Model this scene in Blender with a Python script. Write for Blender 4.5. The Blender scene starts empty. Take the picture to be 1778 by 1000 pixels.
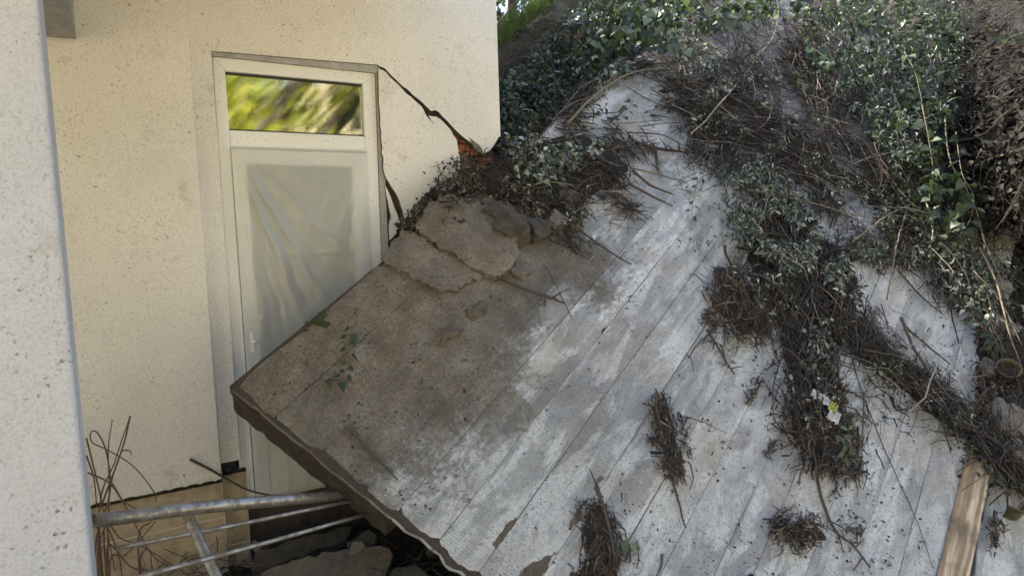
import bpy, bmesh, math, random
import numpy as np
from mathutils import Vector, Matrix, noise as mnoise
random.seed(11)
rng = np.random.default_rng(11)
scene = bpy.context.scene
COL = scene.collection
R_ = math.radians

# ------------------------------------------------------------------ camera
PITCH, ROLL, FPX = R_(5.3), R_(2.0), 1200.0
CAM = np.array([0.0, 0.0, 1.75])
FWD = np.array([0, math.cos(PITCH), -math.sin(PITCH)])
_u0 = np.array([0, math.sin(PITCH), math.cos(PITCH)]); _r0 = np.array([1.0, 0, 0])
RGT = _r0 * math.cos(ROLL) - _u0 * math.sin(ROLL)
UPV = _u0 * math.cos(ROLL) + _r0 * math.sin(ROLL)
cd = bpy.data.cameras.new('camera'); cam = bpy.data.objects.new('camera', cd); COL.objects.link(cam)
cam.matrix_world = Matrix(((RGT[0], UPV[0], -FWD[0], CAM[0]), (RGT[1], UPV[1], -FWD[1], CAM[1]),
                           (RGT[2], UPV[2], -FWD[2], CAM[2]), (0, 0, 0, 1)))
cd.sensor_width = 36; cd.lens = 36 * FPX / 1778; cd.clip_end = 2000; cd.clip_start = 0.05
cd.dof.use_dof = True; cd.dof.focus_distance = 4.0; cd.dof.aperture_fstop = 2.8
scene.camera = cam

# ------------------------------------------------------------------ light
SUN_AZ = np.array([-0.80, 0.60, 0.0]); SUN_EL = R_(47)
world = bpy.data.worlds.new('World'); scene.world = world; world.use_nodes = True
wn_ = world.node_tree
sky = wn_.nodes.new('ShaderNodeTexSky'); sky.sky_type = 'NISHITA'; sky.sun_disc = False
sky.sun_elevation = SUN_EL; sky.sun_rotation = math.atan2(SUN_AZ[0], SUN_AZ[1])
sky.air_density = 1.0; sky.dust_density = 2.0; sky.ozone_density = 1.0
bg = wn_.nodes['Background']; bg.inputs['Strength'].default_value = 0.145
wn_.links.new(sky.outputs[0], bg.inputs['Color'])
sl = bpy.data.lights.new('sun', 'SUN'); sl.energy = 5.0; sl.angle = R_(0.6); sl.color = (1.0, 0.93, 0.80)
so = bpy.data.objects.new('sun', sl); COL.objects.link(so)
sdir = SUN_AZ * math.cos(SUN_EL) + np.array([0, 0, math.sin(SUN_EL)])
so.rotation_euler = Vector(sdir).to_track_quat('Z', 'Y').to_euler(); so.location = (-6, 10, 14)
scene.view_settings.view_transform = 'Standard'; scene.view_settings.look = 'None'
scene.view_settings.exposure = 1.88; scene.view_settings.gamma = 1.0
scene.cycles.use_denoising = True
scene.cycles.max_bounces = 6; scene.cycles.diffuse_bounces = 3; scene.cycles.use_adaptive_sampling = True; scene.cycles.adaptive_threshold = 0.02; scene.cycles.transparent_max_bounces = 12

# ------------------------------------------------------------------ geometry frames
def ray(x, y):
    return RGT * (x - 889) / FPX + UPV * (500 - y) / FPX + FWD
def depth_at(x, y, d): return CAM + ray(x, y) * d
def hit(x, y, p, n):
    d = ray(x, y); return CAM + d * (((p - CAM) @ n) / (d @ n))
_az = R_(60)
WD = np.array([math.sin(_az), math.cos(_az), 0.0]); WN = np.array([math.cos(_az), -math.sin(_az), 0.0])
WP = CAM + ray(367, 95) * 3.58
def wq(x, y, off=0.0): return hit(x, y, WP + WN * off, WN)
def sz(x, y, off=0.0):
    q = wq(x, y, off) - WP; return (float(q @ WD), float(q[2] + WP[2]))
def W3(s, z, off=0.0):
    p = WP + WD * s + WN * off; return np.array([p[0], p[1], z])
D1 = ray(2000, -633); D1 = D1 / np.linalg.norm(D1)
D2 = np.cross(np.cross(ray(395, 672), ray(800, 1000)), D1); D2 = D2 / np.linalg.norm(D2)
NS = np.cross(D1, D2); NS = NS if NS[2] > 0 else -NS
SP = wq(862, 262)
def sq(x, y, off=0.0): return hit(x, y, SP + NS * off, NS)
SO = sq(395, 670)
def S3(u, v, w=0.0): return SO + D1 * u + D2 * v + NS * w
def suv(x, y):
    q = sq(x, y) - SO; return (float(q @ D1), float(q @ D2))

# ------------------------------------------------------------------ helpers
WM = {}
def mat_of(o): return WM.get(o.name, Matrix())
def link(o, parent=None):
    COL.objects.link(o)
    if parent is not None: o.parent = parent
    return o
def tag(o, label=None, cat=None, group=None, kind=None):
    if label: o['label'] = label
    if cat: o['category'] = cat
    if group: o['group'] = group
    if kind: o['kind'] = kind
    return o
def empty(name, loc=(0, 0, 0), mtx=None):
    o = bpy.data.objects.new(name, None); COL.objects.link(o); o.empty_display_size = 0.1
    m = mtx if mtx is not None else Matrix.Translation(Vector([float(c) for c in loc]))
    o.matrix_world = m; WM[o.name] = m.copy()
    return o
def mesh_from(name, V, Fc, smooth=False):
    me = bpy.data.meshes.new(name)
    V = np.asarray(V, dtype=np.float64).reshape(-1, 3)
    if isinstance(Fc, np.ndarray):
        k = Fc.shape[1]; nf = len(Fc)
        me.vertices.add(len(V)); me.vertices.foreach_set('co', V.astype(np.float32).ravel())
        me.loops.add(nf * k); me.loops.foreach_set('vertex_index', Fc.astype(np.int32).ravel())
        me.polygons.add(nf); me.polygons.foreach_set('loop_start', np.arange(0, nf * k, k, dtype=np.int32))
        me.update(calc_edges=True); me.validate()
    else:
        me.from_pydata(V.tolist(), [], [list(f) for f in Fc]); me.update()
    if smooth: me.polygons.foreach_set('use_smooth', np.ones(len(me.polygons), dtype=bool))
    return me
def obj(name, V, Fc, mat, parent=None, smooth=False, origin=None, bevel=0.0, segs=2):
    """V in world coordinates; stored relative to parent frame (or to origin)."""
    V = np.asarray(V, dtype=np.float64).reshape(-1, 3)
    if parent is not None:
        m = np.array(mat_of(parent).inverted()); V = V @ m[:3, :3].T + m[:3, 3]; loc = None
    else:
        if origin is None:
            origin = np.array([(V[:, 0].min() + V[:, 0].max()) / 2, (V[:, 1].min() + V[:, 1].max()) / 2, V[:, 2].min()])
        V = V - np.asarray(origin); loc = origin
    me = mesh_from(name, V, Fc, smooth)
    if bevel > 0:
        bm = bmesh.new(); bm.from_mesh(me); bmesh.ops.recalc_face_normals(bm, faces=bm.faces)
        bmesh.ops.bevel(bm, geom=list(bm.edges), offset=bevel, segments=segs, profile=0.5, affect='EDGES', clamp_overlap=True)
        bm.to_mesh(me); bm.free()
    me.materials.append(mat)
    o = bpy.data.objects.new(name, me); link(o, parent)
    if loc is not None:
        o.location = [float(c) for c in loc]; WM[o.name] = Matrix.Translation(o.location)
    else: WM[o.name] = mat_of(parent).copy()
    return o
class MB:
    def __init__(s): s.V = []; s.F = []
    def add(s, V, F):
        b = len(s.V); s.V += [np.asarray(v, dtype=float) for v in V]; s.F += [[i + b for i in f] for f in F]; return s
    def prism(s, poly, vec):
        n = len(poly); vec = np.asarray(vec, float)
        V = [np.asarray(p, float) for p in poly] + [np.asarray(p, float) + vec for p in poly]
        F = [list(range(n))[::-1], list(range(n, 2 * n))] + [[i, (i + 1) % n, (i + 1) % n + n, i + n] for i in range(n)]
        return s.add(V, F)
    def box(s, s0, s1, z0, z1, o0, o1):          # in wall coordinates
        return s.prism([W3(s0, z0, o0), W3(s1, z0, o0), W3(s1, z1, o0), W3(s0, z1, o0)], WN * (o1 - o0))
    def tube(s, path, rad, sides=8, cap=True):
        path = [np.asarray(p, float) for p in path]; n = len(path)
        if np.isscalar(rad): rad = [rad] * n
        V = []; F = []; prev = None
        for i, p in enumerate(path):
            t = path[min(i + 1, n - 1)] - path[max(i - 1, 0)]; t = t / (np.linalg.norm(t) + 1e-12)
            a = prev if prev is not None else (np.array([0, 0, 1.0]) if abs(t[2]) < .9 else np.array([1.0, 0, 0]))
            a = a - t * (a @ t); a = a / np.linalg.norm(a); b = np.cross(t, a); prev = a
            for k in range(sides):
                th = 2 * math.pi * k / sides; V.append(p + (a * math.cos(th) + b * math.sin(th)) * rad[i])
        for i in range(n - 1):
            for k in range(sides):
                k2 = (k + 1) % sides
                F.append([i * sides + k, i * sides + k2, (i + 1) * sides + k2, (i + 1) * sides + k])
        if cap: F += [list(range(sides))[::-1], [(n - 1) * sides + k for k in range(sides)]]
        return s.add(V, F)
    def build(s, name, mat, parent=None, **k): return obj(name, s.V, s.F, mat, parent, **k)
def smoothpath(pts, n):
    pts = [np.asarray(p, float) for p in pts]
    if len(pts) == 2: return [pts[0] + (pts[1] - pts[0]) * t for t in np.linspace(0, 1, n)]
    P = [2 * pts[0] - pts[1]] + pts + [2 * pts[-1] - pts[-2]]; out = []
    m = len(pts) - 1
    for i in range(n):
        t = i / (n - 1) * m; k = min(int(t), m - 1); t -= k
        a, b, c, d = P[k], P[k + 1], P[k + 2], P[k + 3]
        out.append(0.5 * ((2 * b) + (-a + c) * t + (2 * a - 5 * b + 4 * c - d) * t * t + (-a + 3 * b - 3 * c + d) * t ** 3))
    return out
def nz(x, y, z=0.0, sc=1.0): return mnoise.noise(Vector((x * sc, y * sc, z * sc)))
def jag(pts, amp, step):
    """subdivide an open 2-D polyline with random jitter"""
    out = []
    for a, b in zip(pts[:-1], pts[1:]):
        a = np.array(a, float); b = np.array(b, float); L = np.linalg.norm(b - a); n = max(1, int(L / step))
        for i in range(n):
            p = a + (b - a) * i / n
            if i: p = p + rng.normal(0, amp, 2)
            out.append(tuple(p))
    out.append(tuple(pts[-1])); return out
def inside(poly, x, y):
    c = np.zeros(np.shape(x), bool); n = len(poly)
    for i in range(n):
        x1, y1 = poly[i]; x2, y2 = poly[(i + 1) % n]
        if y1 == y2: continue
        cond = ((y1 > y) != (y2 > y)) & (x < (x2 - x1) * (y - y1) / (y2 - y1) + x1); c ^= cond
    return c
BARE = [[(1322, 146), (1360, 160), (1420, 198), (1500, 218), (1525, 243), (1470, 238), (1400, 216), (1345, 188)], [(1440, 260), (1478, 268), (1534, 302), (1500, 314), (1455, 292)],
        [(1436, 318), (1480, 328), (1545, 402), (1530, 424), (1488, 388), (1448, 352)], [(1480, 455), (1560, 468), (1690, 560), (1690, 712), (1600, 620), (1500, 525)],
        [(1150, 190), (1200, 205), (1205, 252), (1120, 246)], [(1030, 130), (1140, 128), (1150, 190), (1040, 176)], [(1200, 50), (1330, 25), (1390, 60), (1340, 105), (1240, 100)], [(1455, 605), (1492, 618), (1505, 665), (1470, 690), (1450, 650)],
        [(1300, 560), (1360, 590), (1372, 660), (1330, 640)]]
def bare(x, y):
    c = np.zeros(np.shape(x), bool)
    for b in BARE: c |= inside(b, x, y)
    return c
def rays(px): return np.outer(px[:, 0] - 889, RGT) / FPX + np.outer(500 - px[:, 1], UPV) / FPX + FWD
def sqn(px, off):
    d = rays(px); t = (((SP - CAM) @ NS) + off) / (d @ NS); return CAM + d * t[:, None], t
def samp_poly(poly, n, nsc=70.0, thr=-1.0, seed=0.0):
    xs = [p[0] for p in poly]; ys = [p[1] for p in poly]; out = []
    while len(out) < n:
        c = np.column_stack([rng.uniform(min(xs), max(xs), n * 2), rng.uniform(min(ys), max(ys), n * 2)])
        c = c[inside(poly, c[:, 0], c[:, 1])]
        for p in c:
            if thr <= -1 or nz(p[0] / nsc, p[1] / nsc, seed) + 0.5 * nz(p[0] / nsc * 2.7, p[1] / nsc * 2.7, seed + 9) > thr:
                out.append(p)
                if len(out) >= n: break
    return np.array(out)

# ------------------------------------------------------------------ materials
def newmat(name):
    m = bpy.data.materials.new(name); m.use_nodes = True; nt = m.node_tree
    return m, nt, nt.nodes['Principled BSDF']
class NB:
    def __init__(s, nt): s.nt = nt
    def n(s, t, **kw):
        nd = s.nt.nodes.new('ShaderNode' + t)
        for k, v in kw.items():
            if k.startswith('_'): setattr(nd, k[1:], v)
            else:
                key = int(k[1:]) if k[0] == 'i' and k[1:].isdigit() else k.replace('__', ' ')
                if isinstance(v, bpy.types.NodeSocket): s.nt.links.new(v, nd.inputs[key])
                else: nd.inputs[key].default_value = v
        return nd
    def coord(s, kind='Object'): return s.n('TexCoord').outputs[kind]
    def mapv(s, vec, scale=(1, 1, 1), loc=(0, 0, 0), rot=(0, 0, 0)):
        return s.n('Mapping', Vector=vec, Scale=scale, Location=loc, Rotation=rot).outputs[0]
    def noise(s, vec, scale, detail=4.0, rough=0.55, dist=0.0):
        return s.n('TexNoise', Vector=vec, Scale=scale, Detail=detail, Roughness=rough, Distortion=dist).outputs['Fac']
    def voro(s, vec, scale, rnd=1.0):
        return s.n('TexVoronoi', Vector=vec, Scale=scale, Randomness=rnd).outputs['Distance']
    def ramp(s, fac, stops):
        r = s.n('ValToRGB', Fac=fac); e = r.color_ramp.elements
        while len(e) < len(stops): e.new(0.5)
        for el, (p, c) in zip(e, stops):
            el.position = p; el.color = (c, c, c, 1) if np.isscalar(c) else (*c, 1)
        return r.outputs['Color']
    def mix(s, fac, a, b, mode='MIX'):
        m = s.n('MixRGB', _blend_type=mode, Fac=fac)
        for k, v in (('Color1', a), ('Color2', b)):
            if isinstance(v, bpy.types.NodeSocket): s.nt.links.new(v, m.inputs[k])
            else: m.inputs[k].default_value = (*v, 1)
        return m.outputs[0]
    def math(s, op, a, b=0.0, clamp=False):
        m = s.n('Math', _operation=op, _use_clamp=clamp)
        for i, v in enumerate((a, b)):
            if isinstance(v, bpy.types.NodeSocket): s.nt.links.new(v, m.inputs[i])
            else: m.inputs[i].default_value = v
        return m.outputs[0]
    def sep(s, vec): return s.n('SeparateXYZ', Vector=vec).outputs
    def bump(s, h, strength=0.3, dist=0.01, normal=None):
        kw = dict(Height=h, Strength=strength, Distance=dist)
        if normal is not None: kw['Normal'] = normal
        return s.n('Bump', **kw).outputs[0]
    def rng(s, v, a, b, c=0.0, d=1.0):
        return s.n('MapRange', _interpolation_type='SMOOTHSTEP', Value=v, i1=a, i2=b, i3=c, i4=d).outputs[0]
    def set(s, bs, **kw):
        for k, v in kw.items():
            k = k.replace('__', ' ')
            if isinstance(v, bpy.types.NodeSocket): s.nt.links.new(v, bs.inputs[k])
            else: bs.inputs[k].default_value = v if np.isscalar(v) or len(v) == 4 else (*v, 1)

def plain(name, col, rough=0.6, metal=0.0, var=0.15, sc=12.0, bump=0.15, bd=0.004):
    m, nt, b = newmat(name); q = NB(nt); c = q.coord()
    f = q.noise(c, sc, 5)
    q.set(b, Base__Color=q.mix(q.ramp(f, [(0.3, 0.0), (0.7, 1.0)]), tuple(x * (1 - var) for x in col), tuple(min(1, x * (1 + var)) for x in col)),
          Roughness=rough, Metallic=metal, Normal=q.bump(q.noise(c, sc * 6, 3), bump, bd))
    return m
def stucco_mat(name, base, mud=0.6):
    m, nt, b = newmat(name); q = NB(nt); c = q.coord()
    big = q.noise(c, 1.7, 5); fine = q.noise(c, 120, 3, .6); grain = q.voro(c, 150)
    col = q.mix(q.ramp(big, [(0.35, 0.0), (0.7, 1.0)]), tuple(x * .90 for x in base), base)
    col = q.mix(q.ramp(fine, [(0.34, 0.34), (0.52, 0.0)]), col, tuple(x * .45 for x in base))
    # splashed mud dots of three sizes
    for sc, th, seed, dens in ((46, .20, 3.1, .47), (85, .24, 7.7, .44), (22, .15, 1.3, .53)):
        cc = q.mapv(c, loc=(seed, seed * 2, seed * .7))
        dist = q.n('MixRGB', Fac=0.035, Color1=cc, Color2=q.n('TexNoise', Vector=cc, Scale=sc * 1.7).outputs['Color']).outputs[0]
        d = q.ramp(q.voro(dist, sc), [(th * .7, 1.0), (th, 0.0)])
        where = q.ramp(q.noise(cc, 3.0, 4, .65), [(dens, 0.0), (dens + .10, 1.0)])
        col = q.mix(q.math('MULTIPLY', q.math('MULTIPLY', d, where), mud), col, (.07, .05, .035))
    st = q.ramp(q.noise(q.mapv(c, loc=(4, 2, 9)), 5.0, 6, .7), [(.60, 0.0), (.72, .35)])
    col = q.mix(st, col, (.30, .23, .16))
    h = q.math('ADD', q.math('MULTIPLY', fine, .6), grain)
    q.set(b, Base__Color=col, Roughness=.92, Normal=q.bump(h, .6, .004))
    return m
M = {}
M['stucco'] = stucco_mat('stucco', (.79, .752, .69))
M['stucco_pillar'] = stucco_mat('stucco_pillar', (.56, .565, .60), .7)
M['pvc'] = plain('white_pvc', (.78, .78, .77), .35, var=.05, sc=5, bump=.05)
def pvc_mud():
    m, nt, b = newmat('white_pvc_specked'); q = NB(nt); c = q.coord()
    col = q.mix(q.ramp(q.noise(c, 3, 4), [(.35, 0), (.7, 1)]), (.74, .73, .70), (.80, .79, .78))
    d = q.ramp(q.voro(c, 45), [(.10, 1.0), (.15, 0.0)]); wh = q.ramp(q.noise(c, 6, 3), [(.46, 0), (.52, 1)])
    col = q.mix(q.math('MULTIPLY', d, wh), col, (.08, .06, .04))
    q.set(b, Base__Color=col, Roughness=.35); return m
M['pvc_mud'] = pvc_mud()
M['grey_reveal'] = plain('grey_reveal', (.36, .35, .34), .9, var=.2, sc=20)
M['mortar_shade'] = plain('broken_mortar_shade', (.13, .12, .105), .95, var=.4, sc=30, bump=.6, bd=.01)
M['dark'] = plain('dark_room', (.05, .05, .045), .9)
M['milky_backing'] = plain('pale_milky_backing', (.58, .61, .53), .9, var=.1, sc=2)
M['masonry'] = plain('masonry', (.075, .055, .042), .95, var=.3, sc=18, bump=.6, bd=.02)  # colour darkened to put depth and shade into the cracks
M['brick'] = plain('terracotta', (.31, .12, .068), .9, var=.35, sc=25, bump=.5, bd=.01)
M['grout'] = plain('grout', (.62, .57, .50), .9)
def tile_mat():
    m, nt, b = newmat('tan_tile'); q = NB(nt); c = q.coord()
    f = q.noise(q.mapv(c, (1.5, 1.5, 45)), 2.2, 5, .6, .6)
    col = q.mix(q.ramp(f, [(.3, 0), (.7, 1)]), (.40, .315, .21), (.47, .38, .265))
    col = q.mix(q.ramp(q.noise(c, 9, 5, .7), [(.46, 0), (.72, .7)]), col, (.13, .095, .065))
    q.set(b, Base__Color=col, Roughness=.5, Normal=q.bump(f, .1, .003)); return m
M['tile'] = tile_mat()
def soil_mat(name, a, b_, sc=14):
    m, nt, b = newmat(name); q = NB(nt); c = q.coord()
    f = q.noise(c, sc, 8, .7); g = q.noise(c, sc * 9, 4, .7)
    col = q.mix(q.ramp(f, [(.3, 0), (.7, 1)]), a, b_)
    col = q.mix(q.ramp(g, [(.45, 0), (.7, .6)]), col, tuple(x * .45 for x in a))
    q.set(b, Base__Color=col, Roughness=.97, Normal=q.bump(q.math('ADD', f, g), .9, .02)); return m
M['soil'] = soil_mat('brown_soil', (.050, .037, .027), (.115, .085, .060))
M['soil_dark'] = soil_mat('dark_soil', (.012, .009, .007), (.036, .027, .020), 11)
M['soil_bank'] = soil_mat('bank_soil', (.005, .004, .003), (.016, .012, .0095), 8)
M['mud'] = soil_mat('mud_crust', (.13, .098, .066), (.30, .24, .17), 26)
M['crust'] = soil_mat('soil_caked_mortar', (.105, .078, .050), (.33, .265, .185), 24)
M['hill'] = soil_mat('hill_earth', (.05, .045, .03), (.15, .12, .08), 3)
def concrete_mat(name, mudamt=1.0):
    m, nt, b = newmat(name); q = NB(nt); c = q.coord(); x, y, z = q.sep(c)
    rnd = q.n('ObjectInfo').outputs['Random']
    sh = q.n('CombineXYZ', X=q.math('MULTIPLY', rnd, 37.0), Y=q.math('MULTIPLY', rnd, 11.0)).outputs[0]
    off = q.n('VectorMath', _operation='ADD', i0=q.mapv(c, (.8, 1.35, 1)), i1=sh).outputs[0]
    big = q.noise(off, 1.5, 8, .66, .5)
    glob = q.noise(c, 1.1, 7, .62, .3)
    tone = q.math('ADD', q.math('MULTIPLY', big, .60), q.math('MULTIPLY', glob, .40))
    col = q.ramp(tone, [(.36, (.27, .268, .26)), (.46, (.44, .436, .42)), (.54, (.58, .572, .55)), (.64, (.71, .70, .67))])
    # crisp whitish lime bloom and smooth grey skins, drawn out along the boards
    bl = q.ramp(q.noise(q.mapv(off, (.8, 1.6, 1), (3, 1, 0)), 3.2, 9, .70, .6), [(.48, 0), (.54, .72)])
    col = q.mix(bl, col, (.83, .82, .79))
    gs = q.ramp(q.noise(q.mapv(off, (.7, 1.5, 1), (7, 4, 0)), 2.3, 9, .68, .5), [(.53, 0), (.59, .62)])
    col = q.mix(gs, col, (.29, .30, .315))
    warm = q.ramp(q.noise(q.mapv(c, (.8, 1.4, 1), (5, 3, 1)), 2.2, 8, .68), [(.50, 0), (.66, .65)])
    col = q.mix(warm, col, (.42, .36, .27))
    wash = q.ramp(q.noise(q.mapv(c, (1.2, 1.0, 1), (11, 2, 5)), 3.4, 9, .75, .4), [(.52, 0), (.66, .45)])
    col = q.mix(wash, col, (.25, .23, .20))
    upper_tone = q.math('MULTIPLY', q.rng(q.math('ADD', x, q.math('MULTIPLY', q.noise(c, 1.2, 5), 1.2)), 3.9, 5.2), .6)  # brown-grey tone growing towards the upper end of the slab
    col = q.mix(upper_tone, col, (.17, .15, .13))
    fine = q.noise(c, 55, 7, .78)
    col = q.mix(q.ramp(fine, [(.34, .75), (.47, 0)]), col, (.16, .155, .145))
    pit = q.ramp(q.voro(q.mapv(c, loc=(1, 5, 2)), 38), [(.06, 1.0), (.13, 0.0)])
    pit = q.math('MULTIPLY', pit, q.ramp(q.noise(c, 4, 4), [(.48, 0), (.56, 1)]))
    col = q.mix(q.math('MULTIPLY', pit, .8), col, (.12, .11, .10))
    # soil smeared over the upper left part of the slab
    warp = q.math('MULTIPLY', q.math('SUBTRACT', q.noise(c, 1.6, 7, .68), .5), 1.6)
    mv = q.rng(q.math('ADD', y, warp), 1.22, .55); mu = q.rng(q.math('ADD', x, warp), 2.35, 1.75)
    mm = q.math('MULTIPLY', mv, mu)
    gr = q.noise(c, 36, 8, .8)
    thick = q.rng(q.math('ADD', mm, q.math('MULTIPLY', q.math('SUBTRACT', gr, .5), 2.2)), .15, .90)
    thick = q.math('MULTIPLY', thick, mudamt)
    mc = q.ramp(q.noise(c, 4.5, 8, .72), [(.32, (.165, .132, .094)), (.50, (.29, .24, .175)), (.68, (.45, .395, .315))])
    mc = q.mix(q.ramp(q.noise(c, 60, 7, .8), [(.38, .7), (.52, 0)]), mc, (.075, .057, .040))
    col = q.mix(thick, col, mc)
    # loose dirt specks
    wh = q.ramp(q.noise(q.mapv(c, loc=(2, 7, 3)), 2.4, 5, .65), [(.50, 0), (.60, 1)])
    sp = q.ramp(q.voro(q.mapv(c, loc=(3, 1, 0)), 60), [(.15, 1.0), (.22, 0.0)])
    col = q.mix(q.math('MULTIPLY', q.math('MULTIPLY', sp, wh), .85), col, (.065, .048, .036))
    # saw marks across the boards
    wv = q.n('TexWave', _wave_type='BANDS', _bands_direction='X', Vector=c, Scale=24.0, Distortion=1.6, Detail=2.0, Detail__Scale=3.0).outputs['Fac']
    sawmask = q.ramp(q.noise(q.mapv(off, loc=(9, 9, 2)), 1.3, 4), [(.45, 0), (.58, 1)])
    h = q.math('ADD', q.math('MULTIPLY', q.math('MULTIPLY', wv, sawmask), .8), q.math('ADD', q.math('MULTIPLY', fine, 2.2), q.math('MULTIPLY', big, 3.0)))
    h = q.math('SUBTRACT', h, q.math('MULTIPLY', pit, 1.5))
    h = q.math('ADD', h, q.math('MULTIPLY', thick, q.math('MULTIPLY', gr, 4.5)))
    col = q.mix(q.math('MULTIPLY', q.math('MULTIPLY', q.math('SUBTRACT', 1.0, wv), sawmask), .25), col, (.25, .25, .25))
    q.set(b, Base__Color=col, Roughness=.88, Normal=q.bump(h, .9, .009)); return m
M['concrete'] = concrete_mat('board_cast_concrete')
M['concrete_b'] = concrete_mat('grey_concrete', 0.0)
M['concrete_edge'] = soil_mat('muddy_slab_edge', (.040, .030, .020), (.125, .095, .063), 18)
M['rubble'] = soil_mat('rubble_grey', (.055, .046, .036), (.15, .13, .105), 14)  # tone lowered to put the shade under the slab into the colour
M['rubble_pale'] = soil_mat('rubble_pale', (.14, .122, .10), (.32, .285, .24), 14)
def metal_mat():
    m, nt, b = newmat('galvanised'); q = NB(nt); c = q.coord(); f = q.noise(c, 14, 6, .7)
    dirt = q.ramp(q.noise(c, 22, 6, .75), [(.42, 0), (.58, .9)])
    col = q.mix(dirt, q.mix(q.ramp(f, [(.3, 0), (.7, 1)]), (.28, .265, .24), (.52, .495, .45)), (.12, .095, .07))
    q.set(b, Base__Color=col, Metallic=q.math('SUBTRACT', .9, dirt), Roughness=q.ramp(f, [(.3, .30), (.7, .55)]), Normal=q.bump(f, .15, .004)); return m
M['metal'] = metal_mat()
def wood_mat():
    m, nt, b = newmat('rough_timber'); q = NB(nt); c = q.coord()
    f = q.noise(q.mapv(c, (1.6, 14, 14)), 2.0, 7, .65, 1.8)
    w = q.n('TexWave', _wave_type='RINGS', Vector=q.mapv(c, (.35, 3.2, 3.2), (.2, .1, 0)), Scale=3.4, Distortion=5.0, Detail=3.0, Detail__Scale=1.3).outputs['Fac']
    col = q.mix(q.ramp(w, [(.15, 0), (.9, 1)]), (.30, .215, .13), (.58, .47, .32))
    col = q.mix(q.ramp(f, [(.36, .6), (.56, 0)]), col, (.17, .115, .07))
    col = q.mix(q.ramp(q.noise(c, 3.5, 5, .7), [(.55, 0), (.70, .8)]), col, (.10, .075, .055))
    q.set(b, Base__Color=col, Roughness=.85, Normal=q.bump(q.math('ADD', f, w), .4, .004)); return m
M['wood'] = wood_mat()
def stick_mat(name, stops, rough=.9):
    m, nt, b = newmat(name); q = NB(nt); r = q.n('NewGeometry').outputs['Random Per Island']
    c = q.coord(); f = q.noise(c, 60, 4)
    col = q.mix(q.ramp(f, [(.35, .45), (.6, 0)]), q.ramp(r, stops), (.05, .037, .028))
    q.set(b, Base__Color=col, Roughness=rough); return m
M['stick'] = stick_mat('twigs', [(0, (.012, .009, .007)), (.5, (.030, .022, .017)), (.76, (.066, .050, .039)), (.92, (.16, .13, .10)), (1, (.36, .31, .25))])
M['stick_clump'] = stick_mat('clump_twigs', [(0, (.022, .016, .012)), (.5, (.055, .039, .029)), (.8, (.115, .086, .063)), (.94, (.25, .20, .15)), (1, (.42, .36, .29))])
M['stick_dark'] = stick_mat('dark_twigs', [(0, (.020, .015, .012)), (.6, (.050, .036, .028)), (1, (.13, .10, .075))])
M['root'] = stick_mat('bank_roots', [(0, (.009, .007, .005)), (.75, (.026, .019, .015)), (1, (.09, .07, .052))])
M['branch'] = stick_mat('branch_bark', [(0, (.055, .042, .032)), (1, (.11, .083, .06))])
M['vine_stem'] = stick_mat('vine_stem', [(0, (.13, .105, .07)), (1, (.22, .18, .12))])
M['red_stem'] = stick_mat('dry_red_stem', [(0, (.11, .062, .045)), (1, (.16, .095, .07))])
def leaf_mat(name, stops, rough=.42, trans=.25, obr=False):
    m, nt, b = newmat(name); q = NB(nt)
    r = q.n('ObjectInfo').outputs['Random'] if obr else q.n('NewGeometry').outputs['Random Per Island']
    col = q.ramp(r, stops)
    col = q.mix(q.ramp(q.noise(q.coord(), 25, 3), [(.4, .3), (.6, 0)]), col, (.03, .035, .02))
    q.set(b, Base__Color=col, Roughness=rough)
    b.inputs['Specular IOR Level'].default_value = .28
    tr = q.n('BsdfTranslucent', Color=q.mix(1.0, col, (1.0, 1.15, .55), 'MULTIPLY'))
    mx = q.n('MixShader', Fac=trans, i1=b.outputs[0], i2=tr.outputs[0])
    nt.links.new(mx.outputs[0], nt.nodes['Material Output'].inputs['Surface']); return m
G1, G2, G3 = (.014, .025, .013), (.034, .053, .027), (.075, .100, .055)
M['leaf_dark'] = leaf_mat('ivy_leaf', [(0, G1), (.55, G2), (.9, G3), (1, (.17, .20, .14))])
M['leaf_mid'] = leaf_mat('vine_leaf', [(0, G1), (.4, G2), (.75, G3), (.95, (.15, .18, .12)), (1, (.28, .31, .25))])
M['leaf_silver'] = leaf_mat('wilted_leaf', [(0, (.025, .034, .021)), (.35, (.070, .088, .058)), (.65, (.17, .195, .155)), (.88, (.36, .385, .335)), (1, (.58, .59, .54))], .5, .15)
M['leaf_obj'] = leaf_mat('single_leaf', [(0, G2), (.5, G3), (.85, (.15, .19, .12)), (1, (.24, .28, .2))], obr=True)
M['leaf_obj_dark'] = leaf_mat('single_leaf_dark', [(0, (.022, .04, .024)), (1, (.06, .09, .05))], obr=True)
M['leaf_brown'] = leaf_mat('dead_leaf', [(0, (.025, .018, .013)), (.55, (.070, .051, .036)), (.9, (.15, .115, .08)), (1, (.30, .25, .18))], .8, .1)
M['litter_dark'] = leaf_mat('bank_litter', [(0, (.006, .005, .004)), (.75, (.020, .015, .012)), (1, (.08, .065, .05))], .8, .1)
M['leaf_sun'] = leaf_mat('sunny_leaf', [(0, (.14, .18, .015)), (.5, (.36, .38, .03)), (1, (.62, .58, .08))], .45, .4)
M['grass'] = leaf_mat('grass_blade', [(0, (.10, .19, .04)), (.6, (.19, .31, .07)), (1, (.36, .36, .15))], .6, .4)
M['moss'] = plain('moss', (.035, .05, .012), .95, var=.4, sc=40, bump=.8)
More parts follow.
